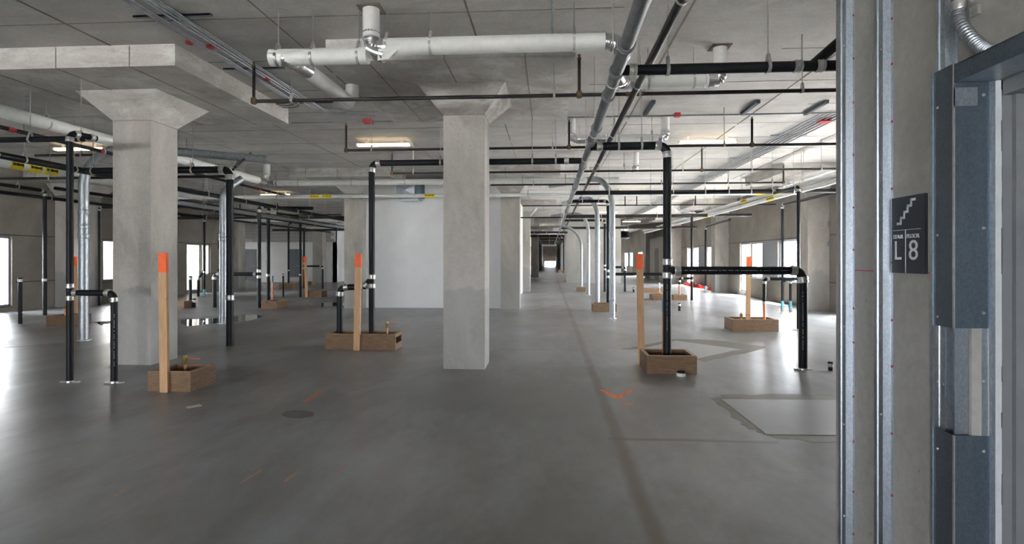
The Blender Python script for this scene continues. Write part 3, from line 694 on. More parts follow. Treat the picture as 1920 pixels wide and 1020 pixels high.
# cross pipe at the top right
q = PZ(1300, 129, ZM); yq = q.y
wy = PZ(1522, 124, ZM)
pipe('drain_branch', 'black drain branch crossing overhead to the stair wall with a raking wye', [[(XM, yq, ZM), (5.2, yq, ZM)], [(wy.x, yq, ZM), PY(1640, 20, yq + .25)]], .042, 'black_plastic', n=18,
     clamps=[((PZ(1187, 131, ZM).x, yq, ZM), EX), ((PZ(1495, 125, ZM).x, yq, ZM), EX), ((PZ(1537, 124, ZM).x, yq, ZM), EX)],
     hang=[((PZ(1252, 130, ZM).x, yq, ZM), EX), ((PZ(1439, 127, ZM).x, yq, ZM), EX)], elbows=False)
# riser in box C
bc = G(1251, 690); zl = zat(bc, 273); za = zat(bc, 507); be = G(1505, 693)
PRINTS = []
rt = pipe('drain_riser', 'tall black drain riser on the window side with a long side arm to the floor',
     [[up(bc, .03), up(bc, zl), (XM, bc.y, zl)], [up(bc, za), (be.x, bc.y, za), (be.x, bc.y, 0.0)]], .054, 'black_plastic', n=18,
     clamps=[(up(bc, zat(bc, 491)), EZ), (up(bc, zat(bc, 516)), EZ), ((PY(1270, 507, bc.y).x, bc.y, za), EX), ((XM + .12, bc.y, zl), EX)],
     hang=[((PY(1160, 273, bc.y).x, bc.y, zl), EX), ((PY(1203, 273, bc.y).x, bc.y, zl), EX)], plates=[(be.x, bc.y, 0)])
PRINTS += [(rt, ((bc.x + be.x) / 2, bc.y, za), EX, abs(be.x - bc.x) * .75, .054), (rt, (be.x, bc.y, za * .5), EZ, .75, .054), (rt, up(bc, .8), EZ, .6, .054)]
cb = G(1244, 687)
t = thing('copper_pipe', 'copper water pipe with a blue end beside the big riser', 'pipe', up(cb, .03)); MB().tube([up(cb, .03), up(cb, zat(cb, 585))], .019, 12).build('pipe_length', 'copper', t); MB().tube([up(cb, zat(cb, 585)), up(cb, zat(cb, 562))], .0205, 12).build('blue_end', 'blue_tape', t)
# centre riser in box B
bm = G(697, 650); zc_ = zat(bm, 306); zz = lambda y: zat(bm, y)
xb = PY(637, 560, bm.y).x
pipe('drain_riser', 'black drain riser in the long box with an overhead run past the middle column',
     [[up(bm, .03), up(bm, zc_), (XM, bm.y, zc_)], [up(bm, zz(523)), (PY(683, 537, bm.y).x, bm.y, zz(538)), (xb, bm.y, zz(539)), (xb, bm.y, .03)]], .05, 'black_plastic', n=16,
     clamps=[(up(bm, zz(519)), EZ), (up(bm, zz(536)), EZ), ((PY(1062, 303, bm.y).x, bm.y, zc_), EX)],
     hang=[((PY(x, 306, bm.y).x, bm.y, zc_), EX) for x in (826, 998, 1042)])
# left risers
ba = G(131, 717); zt = zat(ba, 249); b2 = G(215, 718); zb = zat(ba, 549)
rt = pipe('drain_riser', 'near black drain riser at the left with a low looped side pipe', [[up(ba, 0), up(ba, zt), (ba.x + .05, ba.y + .32, zt)], [up(ba, zb), (b2.x, ba.y, zb), (b2.x, ba.y, 0)]], .036, 'black_plastic', n=16,
     clamps=[(up(ba, zat(ba, 536)), EZ), (up(ba, zat(ba, 559)), EZ), ((PY(142, 549, ba.y).x, ba.y, zb), EX), ((ba.x + .045, ba.y + .26, zt), EY)], plates=[ba, (b2.x, ba.y, 0)])
PRINTS.append((rt, (b2.x, ba.y, .5), EZ, .6, .036))
yl_ = ba.y + .32; q = PY(172, 257, yl_); pipe('drain_branch', 'black overhead pipe crossing to the near left riser', [[(q.x - 5, yl_, zt), (q.x, yl_, zt)]], .036, 'black_plastic', hang=[((PY(57, 257, yl_).x, yl_, zt), EX), ((PY(152, 257, yl_).x, yl_, zt), EX)], clamps=[((q.x - .03, yl_, zt), EX)])
bf = G(431, 648); ZL = zat(bf, 318)
l4 = PZ(0, 291, ZL).x
pipe('drain_riser', 'straight black drain riser behind the thick left column', [[up(bf, 0), up(bf, ZL), (l4, bf.y, ZL)]], .058, 'black_plastic', n=16, clamps=[(up(bf, zat(bf, 558)), EZ), (up(bf, zat(bf, 640)), EZ)][:1],
     hang=[((PZ(358, 318, ZL).x, bf.y, ZL), EX), ((PZ(165, 319, ZL).x, bf.y, ZL), EX)])
pipe('drain_main', 'thick black drain main running back overhead on the left', [[(l4, 4.5, ZL), (l4, 26, ZL)]], .052, 'black_plastic', n=16, hang=[((l4, y, ZL), EY) for y in (7.0, 7.9, 8.8, 10.6, 12.4, 14, 15.6, 18, 21)], clamps=[((l4, y, ZL), EY) for y in (7.45, 12.9, 17)])
p_ = PZ(0, 238, 3.3); pipe('sprinkler_main', 'thin black overhead pipe with red couplings on the left', [[(p_.x, 4, 3.3), (p_.x, 16, 3.3)]], .031, 'black_steel', clamps=[((p_.x, y, 3.3), EY) for y in (PZ(20, 243, 3.3).y, PZ(190, 284, 3.3).y, 14.4)], clamp_mat='red_paint', clampL=.11, hang=[((p_.x, y, 3.3), EY) for y in (6, 9.2, 11, 13.2, 15)])
# thin braces up to the slab
for k, (a, b_) in enumerate((((437, 318), (470, 287)), ((441, 313), (450, 296)))):
    z0 = ZL; s = PZ(*a, z0); e = PZ(*b_, CEIL - .04); pipe('brace_rod', ['long thin black rod raking up to the ceiling behind the left riser', 'short thin black rod raking up beside the longer one'][k], [[s, e]], .022, 'black_steel')
q = PZ(208, 333, 2.95); pipe('drain_branch', 'thin black cross pipe below the labelled white pipe', [[(q.x - 6, q.y, 2.95), (PZ(430, 333, 2.95).x, q.y, 2.95)]], .026, 'black_steel', hang=[((q.x - 1.2, q.y, 2.95), EX), ((q.x + .8, q.y, 2.95), EX)])
q = PZ(208, 290, 3.45); pipe('drain_branch', 'slim black cross pipe beneath the left ceiling lamp', [[(PZ(62, 291, 3.45).x, q.y, 3.45), (PZ(300, 290, 3.45).x, q.y, 3.45)]], .025, 'black_steel', hang=[((q.x - .6, q.y, 3.45), EX)])
b = G(84, 591); z_ = zat(b, 358); s = PZ(0, 346, z_); s = s + (s - up(b, z_)) * .8
pipe('drain_riser', 'slim black riser in front of the left outer wall', [[up(b, 0), up(b, z_), s]], .045, 'black_plastic', clamps=[(up(b, zat(b, 525)), EZ)], hang=[(PZ(33, 350, z_), EY)])
stub('short black capped pipe stub before the left window', 38, 607, 522, 6.5)
b = G(186, 573); z_ = zat(b, 389); pipe('drain_riser', 'slim black riser between the tall conduit and the thick left column', [[up(b, 0), up(b, z_), up(b, z_) + V3((3, 0, 0))]], .034, 'black_plastic'); 
b = G(486, 577); z_ = zat(b, 388); za_ = zat(b, 514); e = G(402, 578)
pipe('drain_riser', 'black riser with a knee high side arm before the block wall', [[up(b, 0), up(b, z_), (b.x + (l4 - b.x) * .5, b.y, z_ + .02)], [up(b, za_), (PY(402, 514, b.y).x, b.y, za_), (PY(402, 514, b.y).x, b.y, 0)]], .056, 'black_plastic', clamps=[(up(b, zat(b, 508)), EZ), (up(b, zat(b, 519)), EZ), ((PY(478, 514, b.y).x, b.y, za_), EX)])
b = G(503, 568); z_ = zat(b, 390); pipe('drain_riser', 'black riser standing in the box before the block wall', [[up(b, .03), up(b, z_), (l4 + .1, b.y + .2, z_)]], .056, 'black_plastic', clamps=[(up(b, zat(b, 516)), EZ)])
def simple_riser(label, px, yb, yt, wpx, arm=None, teal=False, cl=None, name='drain_riser', armdir=None):
    b = G(px, yb); z_ = zat(b, yt); r_ = wpx / 2 / F * depth(b); pts = [up(b, 0), up(b, z_)]
    if arm: pts.append(PZ(*arm, z_))
    rt = pipe(name, label, [pts], r_, 'black_plastic', clamps=[(up(b, zat(b, c)), EZ) for c in (cl or [])])
    if teal: MB().tube([up(b, .01), up(b, .28)], r_ * 1.15, 12).build('teal_sleeve', 'teal_tape', rt); base_plate(rt, b, r_, 'copper')
    return rt, b
simple_riser('thin black riser in front of the far left window', 383, 556, 409, 4.4, (340, 404), True, [510])
b = G(372, 556); b3 = G(382, 556); pipe('pipe_stub', 'bent low black pipe joining the riser at the far left window', [[up(b, 0), up(b, zat(b, 522)), up(b3, zat(b, 508))]], .045, 'black_plastic')
stub('thin capped black stub left of the puddle', 357, 576, 519, 5.5); stub('very short capped black stub beside the puddle', 364, 576, 561, 6)
simple_riser('thin black riser before the grey door with the kick plate', 541, 531, 421, 3.4, (545, 418), False, [507])
simple_riser('thin black riser left of the pair of orange tipped stakes', 563, 557, 406, 4.0, (520, 400), False, [515])
b = G(570, 541); z_ = zat(b, 427); za_ = zat(b, 499); x_ = PY(605, 499, b.y).x
pipe('drain_riser', 'black riser behind the stakes with an arm bending to the floor', [[up(b, 0), up(b, z_)], [up(b, za_), (x_, b.y, za_), (x_, b.y, 0)]], .045, 'black_plastic', clamps=[(up(b, zat(b, 494)), EZ), (up(b, zat(b, 503)), EZ)])
stub('thin black stub in front of the small far timber box', 531, 557, 514, 3.2)
def copper(label, px, yb, yt, wpx, tip=None):
    b = G(px, yb); r_ = wpx / 2 / F * depth(b); t = thing('copper_pipe', label, 'pipe', up(b, .03)); zt_ = zat(b, yt)
    MB().tube([up(b, .03), up(b, zt_ - (.2 if tip else 0))], r_, 10).build('pipe_length', 'copper', t)
    if tip: MB().tube([up(b, zt_ - .2), up(b, zt_)], r_ * 1.1, 10).build('tip', tip, t)
copper('copper pipe with a blue tip beside the paired black risers', 511, 572, 517, 3, 'blue_tape')
copper('white tipped pipe in the window side timber box', 1236, 557, 530, 3, 'white_jacket')
# window side risers
b = G(1497, 619); z_ = zat(b, 350); za_ = zat(b, 523); xq = PY(1433, 523, b.y).x
rt = pipe('drain_riser', 'slim black riser by the near window pier with an arm to the timber box', [[up(b, 0), up(b, z_), PZ(1452, 362, z_)], [up(b, za_), (xq, b.y, za_), (xq, b.y, zat(b, 566))]], .034, 'black_plastic', clamps=[(up(b, zat(b, 518)), EZ), (up(b, zat(b, 529)), EZ)], plates=[b])
MB().tube([(xq, b.y, zat(b, 566)), (xq, b.y, .03)], .028, 10).build('copper_tail', 'copper', rt); coupling(rt, (xq, b.y, zat(b, 568)), EZ, .034)
simple_riser('slim black riser before the near window with a teal foot', 1467, 583, 384, 5, (1566, 361), True, [523])
simple_riser('short black standpipe with a teal foot below the near window', 1482, 583, 524, 5, (1470, 526), True)
b = G(1297, 563); z_ = zat(b, 403); za_ = zat(b, 522); xq = PY(1274, 522, b.y).x
rt = pipe('drain_riser', 'black riser beside the short box with a copper foot pipe', [[up(b, 0), up(b, z_)], [up(b, za_), (xq, b.y, za_), (xq, b.y, zat(b, 533))]], .042, 'black_plastic', clamps=[(up(b, zat(b, 517)), EZ), (up(b, zat(b, 526)), EZ)])
MB().tube([(xq, b.y, zat(b, 533)), (xq, b.y, .03)], .035, 10).build('copper_tail', 'copper', rt)
simple_riser('thin black riser before the second window bay', 1323, 548, 425, 3.6, (1368, 412), True)
b = G(1140, 578); z_ = zat(b, 377); za_ = zat(b, 514); xq = PY(1256, 514, b.y).x
pipe('drain_riser', 'black riser beside the galvanised conduits with a long low arm', [[up(b, .03), up(b, z_), (XM, b.y, z_)], [up(b, za_), (xq, b.y, za_), (xq, b.y, .0)]], .045, 'black_plastic', clamps=[(up(b, zat(b, 508)), EZ), (up(b, zat(b, 519)), EZ)], hang=[((PY(1092, 377, b.y).x, b.y, z_), EX), ((PY(1122, 377, b.y).x, b.y, z_), EX)])
b = G(1134, 547); z_ = zat(b, 413); za_ = zat(b, 501); xq = PY(1172, 501, b.y).x
pipe('drain_riser', 'thin black riser behind the conduits with an arm dropping to the floor', [[up(b, 0), up(b, z_), (XM, b.y, z_)], [up(b, za_), (xq, b.y, za_), (xq, b.y, 0)]], .05, 'black_plastic', clamps=[(up(b, zat(b, 498)), EZ), (up(b, zat(b, 505)), EZ)])
stub('tiny black floor stub beyond the tall stake', 1188, 548, 539, 3); stub('short black floor stub between the window side boxes', 1274, 583, 569, 4.5); stub('short black stub with steel band beside the stair wall', 1557, 695, 680, 8)
b = G(1277, 705); t = thing('floor_cleanout', 'white capped floor cleanout in front of the window side box', 'cleanout', b)
MB().lathe(b, EZ, [(0, .055), (.035, .058), (.04, .05)], 18).build('collar', 'white_jacket', t); MB().lathe(b + EZ * .04, EZ, [(0, .05), (.012, .05), (.016, .044)], 18).build('cap', 'black_plastic', t)
for k, (px, lab) in enumerate(((1050, 'first distant blue black riser down the corridor'), (1057, 'second distant riser down the corridor by the core'))): simple_riser(lab, px, 510, 432, 2.6)

# ------------------------------------------------------------------ galvanised conduits with big bends
def pipe_print(root, p, ax, L, r):
    p = V3(p); a = V3(ax).normalized(); v_ = CAM - p; n_ = (v_ - a * v_.dot(a)).normalized(); sd = a.cross(n_); mb = MB(); x_ = -L / 2
    while x_ < L / 2:
        w_ = random.uniform(.008, .022); mb.obox(p + a * (x_ + w_ / 2) + n_ * r, a * w_ / 2, sd * .0035, n_ * .0012); x_ += w_ + random.choice((.008, .008, .03))
    mb.build('pipe_print', 'masonry_grey', root, False)
for rt_, p, ax, L, r_ in PRINTS: pipe_print(rt_, p, ax, L, r_)
def conduit(label, px, yb, ztop, dirv, wpx, R, L=4.0, sleeves=()):
    b = G(px, yb); r_ = wpx / 2 / F * depth(b); d = V3(dirv).normalized(); rt = thing('bent_conduit', label, 'conduit', b)
    pc = fillet([up(b, 0), up(b, ztop), up(b, ztop) + d * L], R, 16); pts = []
    for k, q in pc: pts += q if not pts else q[1:]
    MB().tube(pts, r_, 18).build('conduit_tube', 'conduit', rt)
    for y in sleeves: coupling(rt, up(b, zat(b, y)), EZ, r_ * .94, 'conduit', .09, 'sleeve')
    MB().lathe(b, EZ, [(0, r_ * 1.5), (.012, r_ * 1.5), (.02, r_ * 1.1)], 16).build('floor_collar', 'clamp_steel', rt)
conduit('large galvanised conduit bending overhead beside the near left riser', 157, 638, 3.5, (.8, .6, 0), 17, .75, 3.0, (398, 425, 443))
conduit('large galvanised conduit behind the straight left riser', 419, 606, 2.98, (.5, .6, .6), 14, .6, .5, (440, 448, 598))
conduit('nearest arched galvanised conduit beside the iron drain main', 1148, 597, 3.47, (-.62, .78, 0), 11, .75, 2.4, (438, 443, 560))
conduit('second galvanised conduit standing in the timber box', 1120, 574, 3.35, (-.4, .9, 0), 9.5, .7, 2.4, (455, 472))
conduit('third galvanised conduit behind the nearer arched ones', 1103, 553, 3.3, (-.6, .8, 0), 6.5, .8, 2.4, (465,))
conduit('farthest curved galvanised conduit by the core wall', 1090, 541, 3.02, (-1, .1, 0), 5, 1.2, 2.0, (470,))
q = PZ(335, 380, 2.8); pipe('grey_conduit', 'long pale grey conduit running back overhead on the left', [[(q.x, q.y - .9, 2.8), (q.x, q.y + 20, 2.8)]], .055, 'conduit', hang=[((q.x, q.y + k, 2.8), EY) for k in (1, 4, 8)])

# ------------------------------------------------------------------ white jacketed pipes with foil elbows
D0 = PY(900, 85, 5.46)
YW = 5.42
def wpipe(label, segs, r, foils=(), hang=(), labels=(), group=None, mat='white_jacket'):
    lowest = min((V3(p) for s in segs for p in s), key=lambda q: q.z); rt = thing('jacketed_pipe', label, 'pipe', lowest, group)
    for s in segs: MB().tube(s, r, 20).build('jacket', mat, rt)
    for path in foils:
        pc = fillet(path, r * 1.6, 8); pts = []
        for k, q in pc: pts += q if not pts else q[1:]
        dense = []
        for a, b in zip(pts, pts[1:]):
            for k in range(4): dense.append(V3(a) + (V3(b) - V3(a)) * k / 4)
        dense.append(pts[-1])
        MB().tube(dense, [r * random.uniform(.90, 1.04) for _ in dense], 16).build('foil_wrap', 'foil', rt)
    for p, ax in hang: hanger(rt, p, r, ax)
    for p, ax, L in labels:
        a = V3(ax).normalized(); b_ = MB().tube([V3(p) - a * L / 2, V3(p) + a * L / 2], r * 1.03, 20).build('pipe_marker', 'yellow_tag', rt)
        sd = a.cross(EZ).normalized()
        if sd.dot(CAM - V3(p)) < 0: sd = -sd
        for k in range(7):
            c = V3(p) + a * (-.36 + .12 * k) * L + sd * r * 1.04
            MB().obox(c, a * L * .045, sd * .004, EZ * r * (.22 if k % 3 else .3)).build('marker_print', 'black_ink', b_, False)
    return rt
r1 = .083
x = lambda px, py, y=YW: PY(px, py, y).x
z2 = PY(900, 84, YW).z; z1 = PY(620, 106, YW).z
xv = x(696, 50)
wpipe('large white jacketed drain pipe with foil wrapped joint hanging near the ceiling', [
    [(x(508, 106), YW, z1), (x(690, 106), YW, z1)],
    [(x(722, 84), YW, z2), (x(1134, 81), YW, z2)],
    [(xv, YW, CEIL), (xv, YW, z2 + .10)],
    [(x(545, 125) + .02, YW + .12, z1 - .02), (x(545, 125) + .05, 6.9, z1 - .03)],
    [(x(545, 125) + .05, 7.03, z1 + .05), (x(545, 125) + .05, 7.03, PAN)]], r1,
    foils=[[(xv, YW, z2 + .16), (xv, YW, z2), (x(728, 84), YW, z2)], [(xv - .02, YW, z1 + .06), (x(722, 100), YW, z1 + .0)], [(x(532, 110), YW, z1 - .01), (x(545, 118), YW, z1 - .02), (x(545, 118) + .04, YW + .30, z1 - .03)],
           [(x(1132, 81), YW, z2), (x(1155, 84), YW, z2 - .01), (x(1175, 100), YW + .25, z2 - .05)]],
    hang=[((x(px, 106), YW, z1), EX) for px in (522, 587, 673)] + [((x(px, 84), YW, z2), EX) for px in (726, 808, 1076)])
mb = MB(); xa_ = x(722, 105)   # torn jacket flap at the joint
mb.add([(xa_ - .04, YW - .088, z1 + .03), (xa_ + .10, YW - .07, z1 + .05), (xa_ + .18, YW - .06, z1 + .06), (xa_ + .05, YW - .06, z1 - .06), (xa_ - .06, YW - .05, z1 - .07)], [(0, 1, 2, 3, 4)])
fl = mb.build('jacket_flap', 'white_jacket', None, False); md = fl.modifiers.new('thick', 'SOLIDIFY'); md.thickness = .006
for o_ in list(COL.objects):
    if o_.name == 'jacketed_pipe': fl.location = fl.location - parent_world(o_); fl.parent = o_; break
MB().box(xv - .115, xv + .115, YW - .115, YW + .115, CEIL - .012, CEIL).build('sleeve_plate', 'rust_seam', o_, False)
# second set on the window side of the main
y2 = PZ(1350, 88, CEIL).y; zz2 = PY(1300, 152, y2).z; xr = PY(1350, 110, y2).x
w2 = wpipe('white jacketed pipe with foil elbow dropping from the ceiling behind the black branch', [[(PY(1190, 155, y2).x, y2, zz2), (xr - .14, y2, zz2)], [(xr, y2, zz2 + .14), (xr, y2, CEIL)]], .08, foils=[[(xr - .18, y2, zz2), (xr, y2, zz2), (xr, y2, zz2 + .18)], [(PY(1195, 155, y2).x, y2, zz2), (PY(1165, 158, y2).x, y2 - .05, zz2 - .02), (PY(1150, 120, y2).x, y2 - .3, zz2 + .03)]], hang=[((PY(1300, 152, y2).x, y2, zz2), EX), ((PY(1215, 152, y2).x, y2, zz2), EX)])
MB().box(xr - .11, xr + .11, y2 - .11, y2 + .11, CEIL - .012, CEIL).build('sleeve_plate', 'rust_seam', w2, False)
y3 = PZ(1247, 220, CEIL).y; z3 = PY(1180, 260, y3).z; xr = PY(1247, 230, y3).x; xl = PY(1071, 240, y3).x
wpipe('white jacketed pipe with two foil elbows above the window side riser', [[(PY(1135, 262, y3).x, y3, z3), (xr - .12, y3, z3)], [(xr, y3, z3 + .12), (xr, y3, CEIL)], [(xl, y3, z3 + .1), (xl, y3, CEIL)]], .075, foils=[[(xr - .16, y3, z3), (xr, y3, z3), (xr, y3, z3 + .16)], [(xl, y3, z3 + .14), (xl, y3, z3), (PY(1100, 265, y3).x, y3, z3)], [(PY(1120, 262, y3).x, y3, z3), (PY(1140, 262, y3).x, y3, z3)]], hang=[((PY(px, 258, y3).x, y3, z3), EX) for px in (1153, 1222)])
y4 = PZ(1193, 286, CEIL).y; z4 = PY(1150, 318, y4).z; xr = PY(1192, 300, y4).x
wpipe('small white jacketed pipe with foil elbow beyond the drain mains', [[(PY(1105, 318, y4).x, y4, z4), (xr - .1, y4, z4)], [(xr, y4, z4 + .1), (xr, y4, CEIL)]], .07, foils=[[(xr - .14, y4, z4), (xr, y4, z4), (xr, y4, z4 + .14)]], hang=[((PY(1122, 318, y4).x, y4, z4), EX), ((PY(1170, 318, y4).x, y4, z4), EX)])
# long left pipe running back
q = PZ(0, 208, 3.45); xq = q.x; yT = PZ(505, 342, 3.45).y; x5 = PY(500, 320, yT).x
wpipe('long white jacketed pipe running back along the left side to a foil junction', [[(xq, 4.0, 3.45), (xq, yT - .4, 3.45)], [(x5, yT, 3.62), (x5, yT, CEIL)]], .092, foils=[[(xq, yT - .45, 3.45), (xq, yT - .05, 3.45), (x5, yT, 3.45), (x5, yT, 3.68)]], hang=[((xq, y, 3.45), EY) for y in (7.8, 9.4, 11, 12.6)])
yv = PZ(800, 341, 3.45).y
wpipe('white jacketed pipe crossing behind the middle column below the drop panels', [[(PY(515, 342, yv).x, yv, 3.45), (PY(1160, 338, yv).x, yv, 3.45)]], .075, foils=[[(PY(505, 343, yv).x, yv, 3.45), (PY(520, 343, yv).x, yv, 3.45)]], hang=[((PY(px, 341, yv).x, yv, 3.45), EX) for px in (560, 660, 760, 980, 1060)])
yn = 14.95; zn = PY(800, 367, yn).z; xq5 = PZ(0, 304, zn).x
wpipe('white pipe with yellow markers spanning the room before the white wall', [[(PY(330, 372, yn).x, yn, zn), (PY(1498, 365, yn).x, yn, zn)]], .05, labels=[((PY(px, 367, yn).x, yn, zn), EX, L) for px, L in ((591, .26), (614, .28), (806, .28), (1425, .3), (1455, .32))], hang=[((PY(px, 367, yn).x, yn, zn), EX) for px in (420, 520, 700, 990, 1090, 1220, 1340)])
wpipe('white pipe with yellow markers running back below the black main on the left', [[(xq5, 5, zn), (xq5, yn, zn)]], .085, labels=[((xq5, (PZ(a_, c_, zn).y + PZ(b_, d_, zn).y) / 2, zn), EY, PZ(b_, d_, zn).y - PZ(a_, c_, zn).y) for a_, c_, b_, d_ in ((16, 306.5, 40, 310.7), (50, 312.5, 75, 316.8), (80, 317.7, 105, 322))], hang=[((xq5, y, zn), EY) for y in (9, 10.6, 12.4)])
# low white pipes on the window side
for k, (a, lab) in enumerate((((1450, 371), 'lower white pipe with a yellow marker running back before the windows'), ((1400, 376), 'upper white pipe with a yellow marker running back before the windows'))):
    zq = 3.0 + .12 * k; q = PZ(*a, zq)
    wpipe(lab, [[(q.x, 11, zq), (q.x, 34, zq)]], .055, labels=[((q.x, q.y + 0.1, zq), EY, .5), ((q.x, q.y + 6, zq), EY, .5)], hang=[((q.x, y, zq), EY) for y in (13, 17, 21, 26)])
q = PZ(1490, 340, 3.4); wpipe('white jacketed pipe with foil end near the window drop panel', [[(q.x, 11.5, 3.4), (q.x, q.y, 3.4)]], .06, foils=[[(q.x, q.y - .05, 3.4), (q.x, q.y + .25, 3.4), (q.x - .2, q.y + .4, 3.25)]], hang=[((q.x, 12.5, 3.4), EY)])

# ------------------------------------------------------------------ sprinkler lines
def sprinkler(label, a, b, zs, heads=(), end=None, r=.0215, hang=(), rust=(), mat='black_steel', htop=.40):
    A_ = PZ(*a, zs); y = A_.y; B_ = PZ(*b, zs); x0, x1 = A_.x, PY(b[0], b[1], y).x
    rt = thing('sprinkler_line', label, 'pipe', (x0, y, zs)); MB().tube([(x0, y, zs), (x1, y, zs)], r, 12).build('pipe_length', mat, rt)
    for k, px in enumerate(list(heads) + ([a[0]] if end else [])):
        hx = PY(px, 200, y).x if px != a[0] else x0
        MB().lathe((hx, y, zs - r * 1.6), EZ, [(0, r * 1.2), (r * .6, r * 1.7), (r * 2.8, r * 1.7), (r * 3.6, r * 1.25)], 12).build('tee', 'rust_fitting', rt)
        MB().tube([(hx, y, zs + r), (hx, y, zs + htop)], r * .85, 10).build('riser', mat, rt)
        h = MB().lathe((hx, y, zs + htop), EZ, [(0, r * 1.1), (r, r * 1.1), (r * 1.3, r * .6), (r * 2.2, r * .5), (r * 2.3, r * .9), (r * 2.6, r * .9), (r * 2.7, r * .3)], 10).build('sprinkler_head', 'rust_fitting', rt)
    for px in hang: hanger(rt, (PY(px, 200, y).x, y, zs), r, EX)
    for px in rust: coupling(rt, (PY(px, 200, y).x, y, zs), EX, r, 'rust_fitting', .08)
    return rt
sprinkler('nearest thin black sprinkler line crossing in front of the middle column', (476, 190), (1640, 173), 3.3, (1086,), True, hang=(547, 1039, 1200, 1504), rust=(1180, 1200))
sprinkler('second thin black sprinkler line crossing below the ceiling lamps', (649, 282), (1640, 269), 3.3, (1067, 1410), True, hang=(697, 1036, 1358))
sprinkler('third sprinkler line with a rust brown stretch and riser', (735, 325), (1600, 327), 3.3, (1316,), True, hang=(775, 1280, 1410, 1540), mat='black_steel', htop=.42)
sprinkler('fourth thin sprinkler line ending near the window drop panel', (920, 347), (1470, 342), 3.3, (1469, 1258), None, hang=(1000, 1240, 1365, 1448))
sprinkler('distant thin sprinkler line above the galvanised conduits', (980, 386), (1500, 381), 3.3, (1194, 1172, 1304), None, hang=(1300, 1220))
sprinkler('thin pipe line crossing the far left bay before the block wall', (340, 404), (640, 402), 3.1, (450, 520), None, hang=(380, 430, 550, 610))
for k, (a, b_, zq, r_, lab) in enumerate(((1080, 1640, 2.98, .05, 'black drain branch crossing above the labelled white pipe'),)):
    y = PZ(1300, 360, zq).y
    pipe('drain_branch', lab, [[(XM, y, zq), (PY(b_, 356, y).x, y, zq)]], r_, 'black_plastic', hang=[((PY(px, 360, y).x, y, zq), EX) for px in (1142, 1262, 1322, 1366, 1408, 1448, 1488)], clamps=[((PY(1450, 360, y).x, y, zq), EX)])
# far services crossing the corridor
labs = ['black cross pipe over the far conduits', 'thin cross pipe behind the far conduits', 'black cross pipe before the far core wall', 'dark cross pipe at the start of the distant corridor', 'dark pipe over the distant corridor', 'thin pipe deep in the corridor', 'second thin pipe deep in the corridor', 'last dark pipe deep in the corridor']
for k, (y, zq, x0, x1, r_) in enumerate(((20.5, 3.0, XM, 7.2, .055), (22.5, 3.1, -1.2, 7.2, .03), (28, 2.98, XM, 7.2, .06), (31, 2.9, -1.3, 1.0, .06), (38, 3.0, -1.3, 1.3, .08), (45, 3.0, -1.3, 1.3, .08), (52, 3.05, -1.3, 1.3, .1), (60, 3.1, -1.3, 1.3, .1))):
    pipe('cross_pipe', labs[k], [[(x0, y, zq), (x1, y, zq)]], r_, 'black_steel', hang=[((x0 + (x1 - x0) * f_, y, zq), EX) for f_ in (.2, .5, .8)])
labs = ['pale pipe crossing the far left bay', 'dark pipe crossing the far left bay near the block wall', 'white pipe crossing the far left bay near the block wall', 'dark pipe in the far left bay in front of the pale one']
for k, (y, zq, r_, m_) in enumerate(((24.0, 3.15, .07, 'white_jacket'), (28.5, 2.95, .05, 'black_steel'), (30.5, 3.15, .07, 'white_jacket'), (20.5, 3.0, .045, 'black_steel'))):
    pipe('cross_pipe', labs[k], [[(XL + .3, y, zq), (-5.9, y, zq)]], r_, m_, hang=[((x_, y, zq), EX) for x_ in (-13, -11, -9, -7)])
labs = ['slim black pipe running back over the far left bay', 'second slim black pipe running back over the far left bay', 'black pipe running back beside the left wall']
for k, (x_, zq, r_, y0, y1) in enumerate(((-9.6, 2.95, .05, 14, 33), (-11.2, 3.05, .04, 12, 33), (-13.2, 3.05, .045, 8, 33))):
    pipe('drain_main', labs[k], [[(x_, y0, zq), (x_, y1, zq)]], r_, 'black_plastic', hang=[((x_, y, zq), EY) for y in range(int(y0) + 2, int(y1), 4)])

# ------------------------------------------------------------------ small conduits on the slab, struts, red boxes
ZC = CEIL - .035
xs0, xs1 = PZ(232, 0, ZC).x, PZ(296, 0, ZC).x
yend = PZ(600, 212, ZC).y
jx = PZ(690, 228, ZC)
for k, f_ in enumerate((0, .10, .22, .55, .72, .88, 1.0)):
    xk = xs0 + (xs1 - xs0) * f_; zk = ZC
    ye = yend - .12 * (6 - k) * .8
    pts = [V3((xk, 1.5, zk)), V3((xk, ye, zk))]
    if k in (0, 1, 2): pts.append(V3((xk - 1.2, ye + .02, zk)))
    elif k != 4: pts.append(V3((jx.x - .05 + .1 * (k - 3), ye + .25, zk)))
    pc = fillet(pts, .22, 10); allp = []
    for kk, q in pc: allp += q if not allp else q[1:]
    o = MB().tube(allp, .0095, 8).build('ceiling_conduit', 'conduit'); tag(o, ['leftmost', 'second', 'third', 'fourth', 'fifth', 'sixth', 'rightmost'][k] + ' thin metal conduit of the seven running along the left ceiling slab', 'conduit', 'ceiling conduit bundle')
for k, (px, py) in enumerate(((298, 35), (480, 132), (560, 196))):
    q = PZ(px, py, ZC); o = MB().box(xs0 - .22, xs1 + .28, q.y - .02, q.y + .02, ZC + .012, CEIL).box(xs0 - .22, xs1 + .28, q.y - .02, q.y - .016, ZC + .0115, CEIL - .005).build('strut_rail', 'conduit', None, False); tag(o, ['steel strut rail holding the conduit bundle nearest the camera', 'steel strut rail holding the conduit bundle beside the sprinkler riser', 'steel strut rail holding the conduit bundle before its end'][k], 'strut')
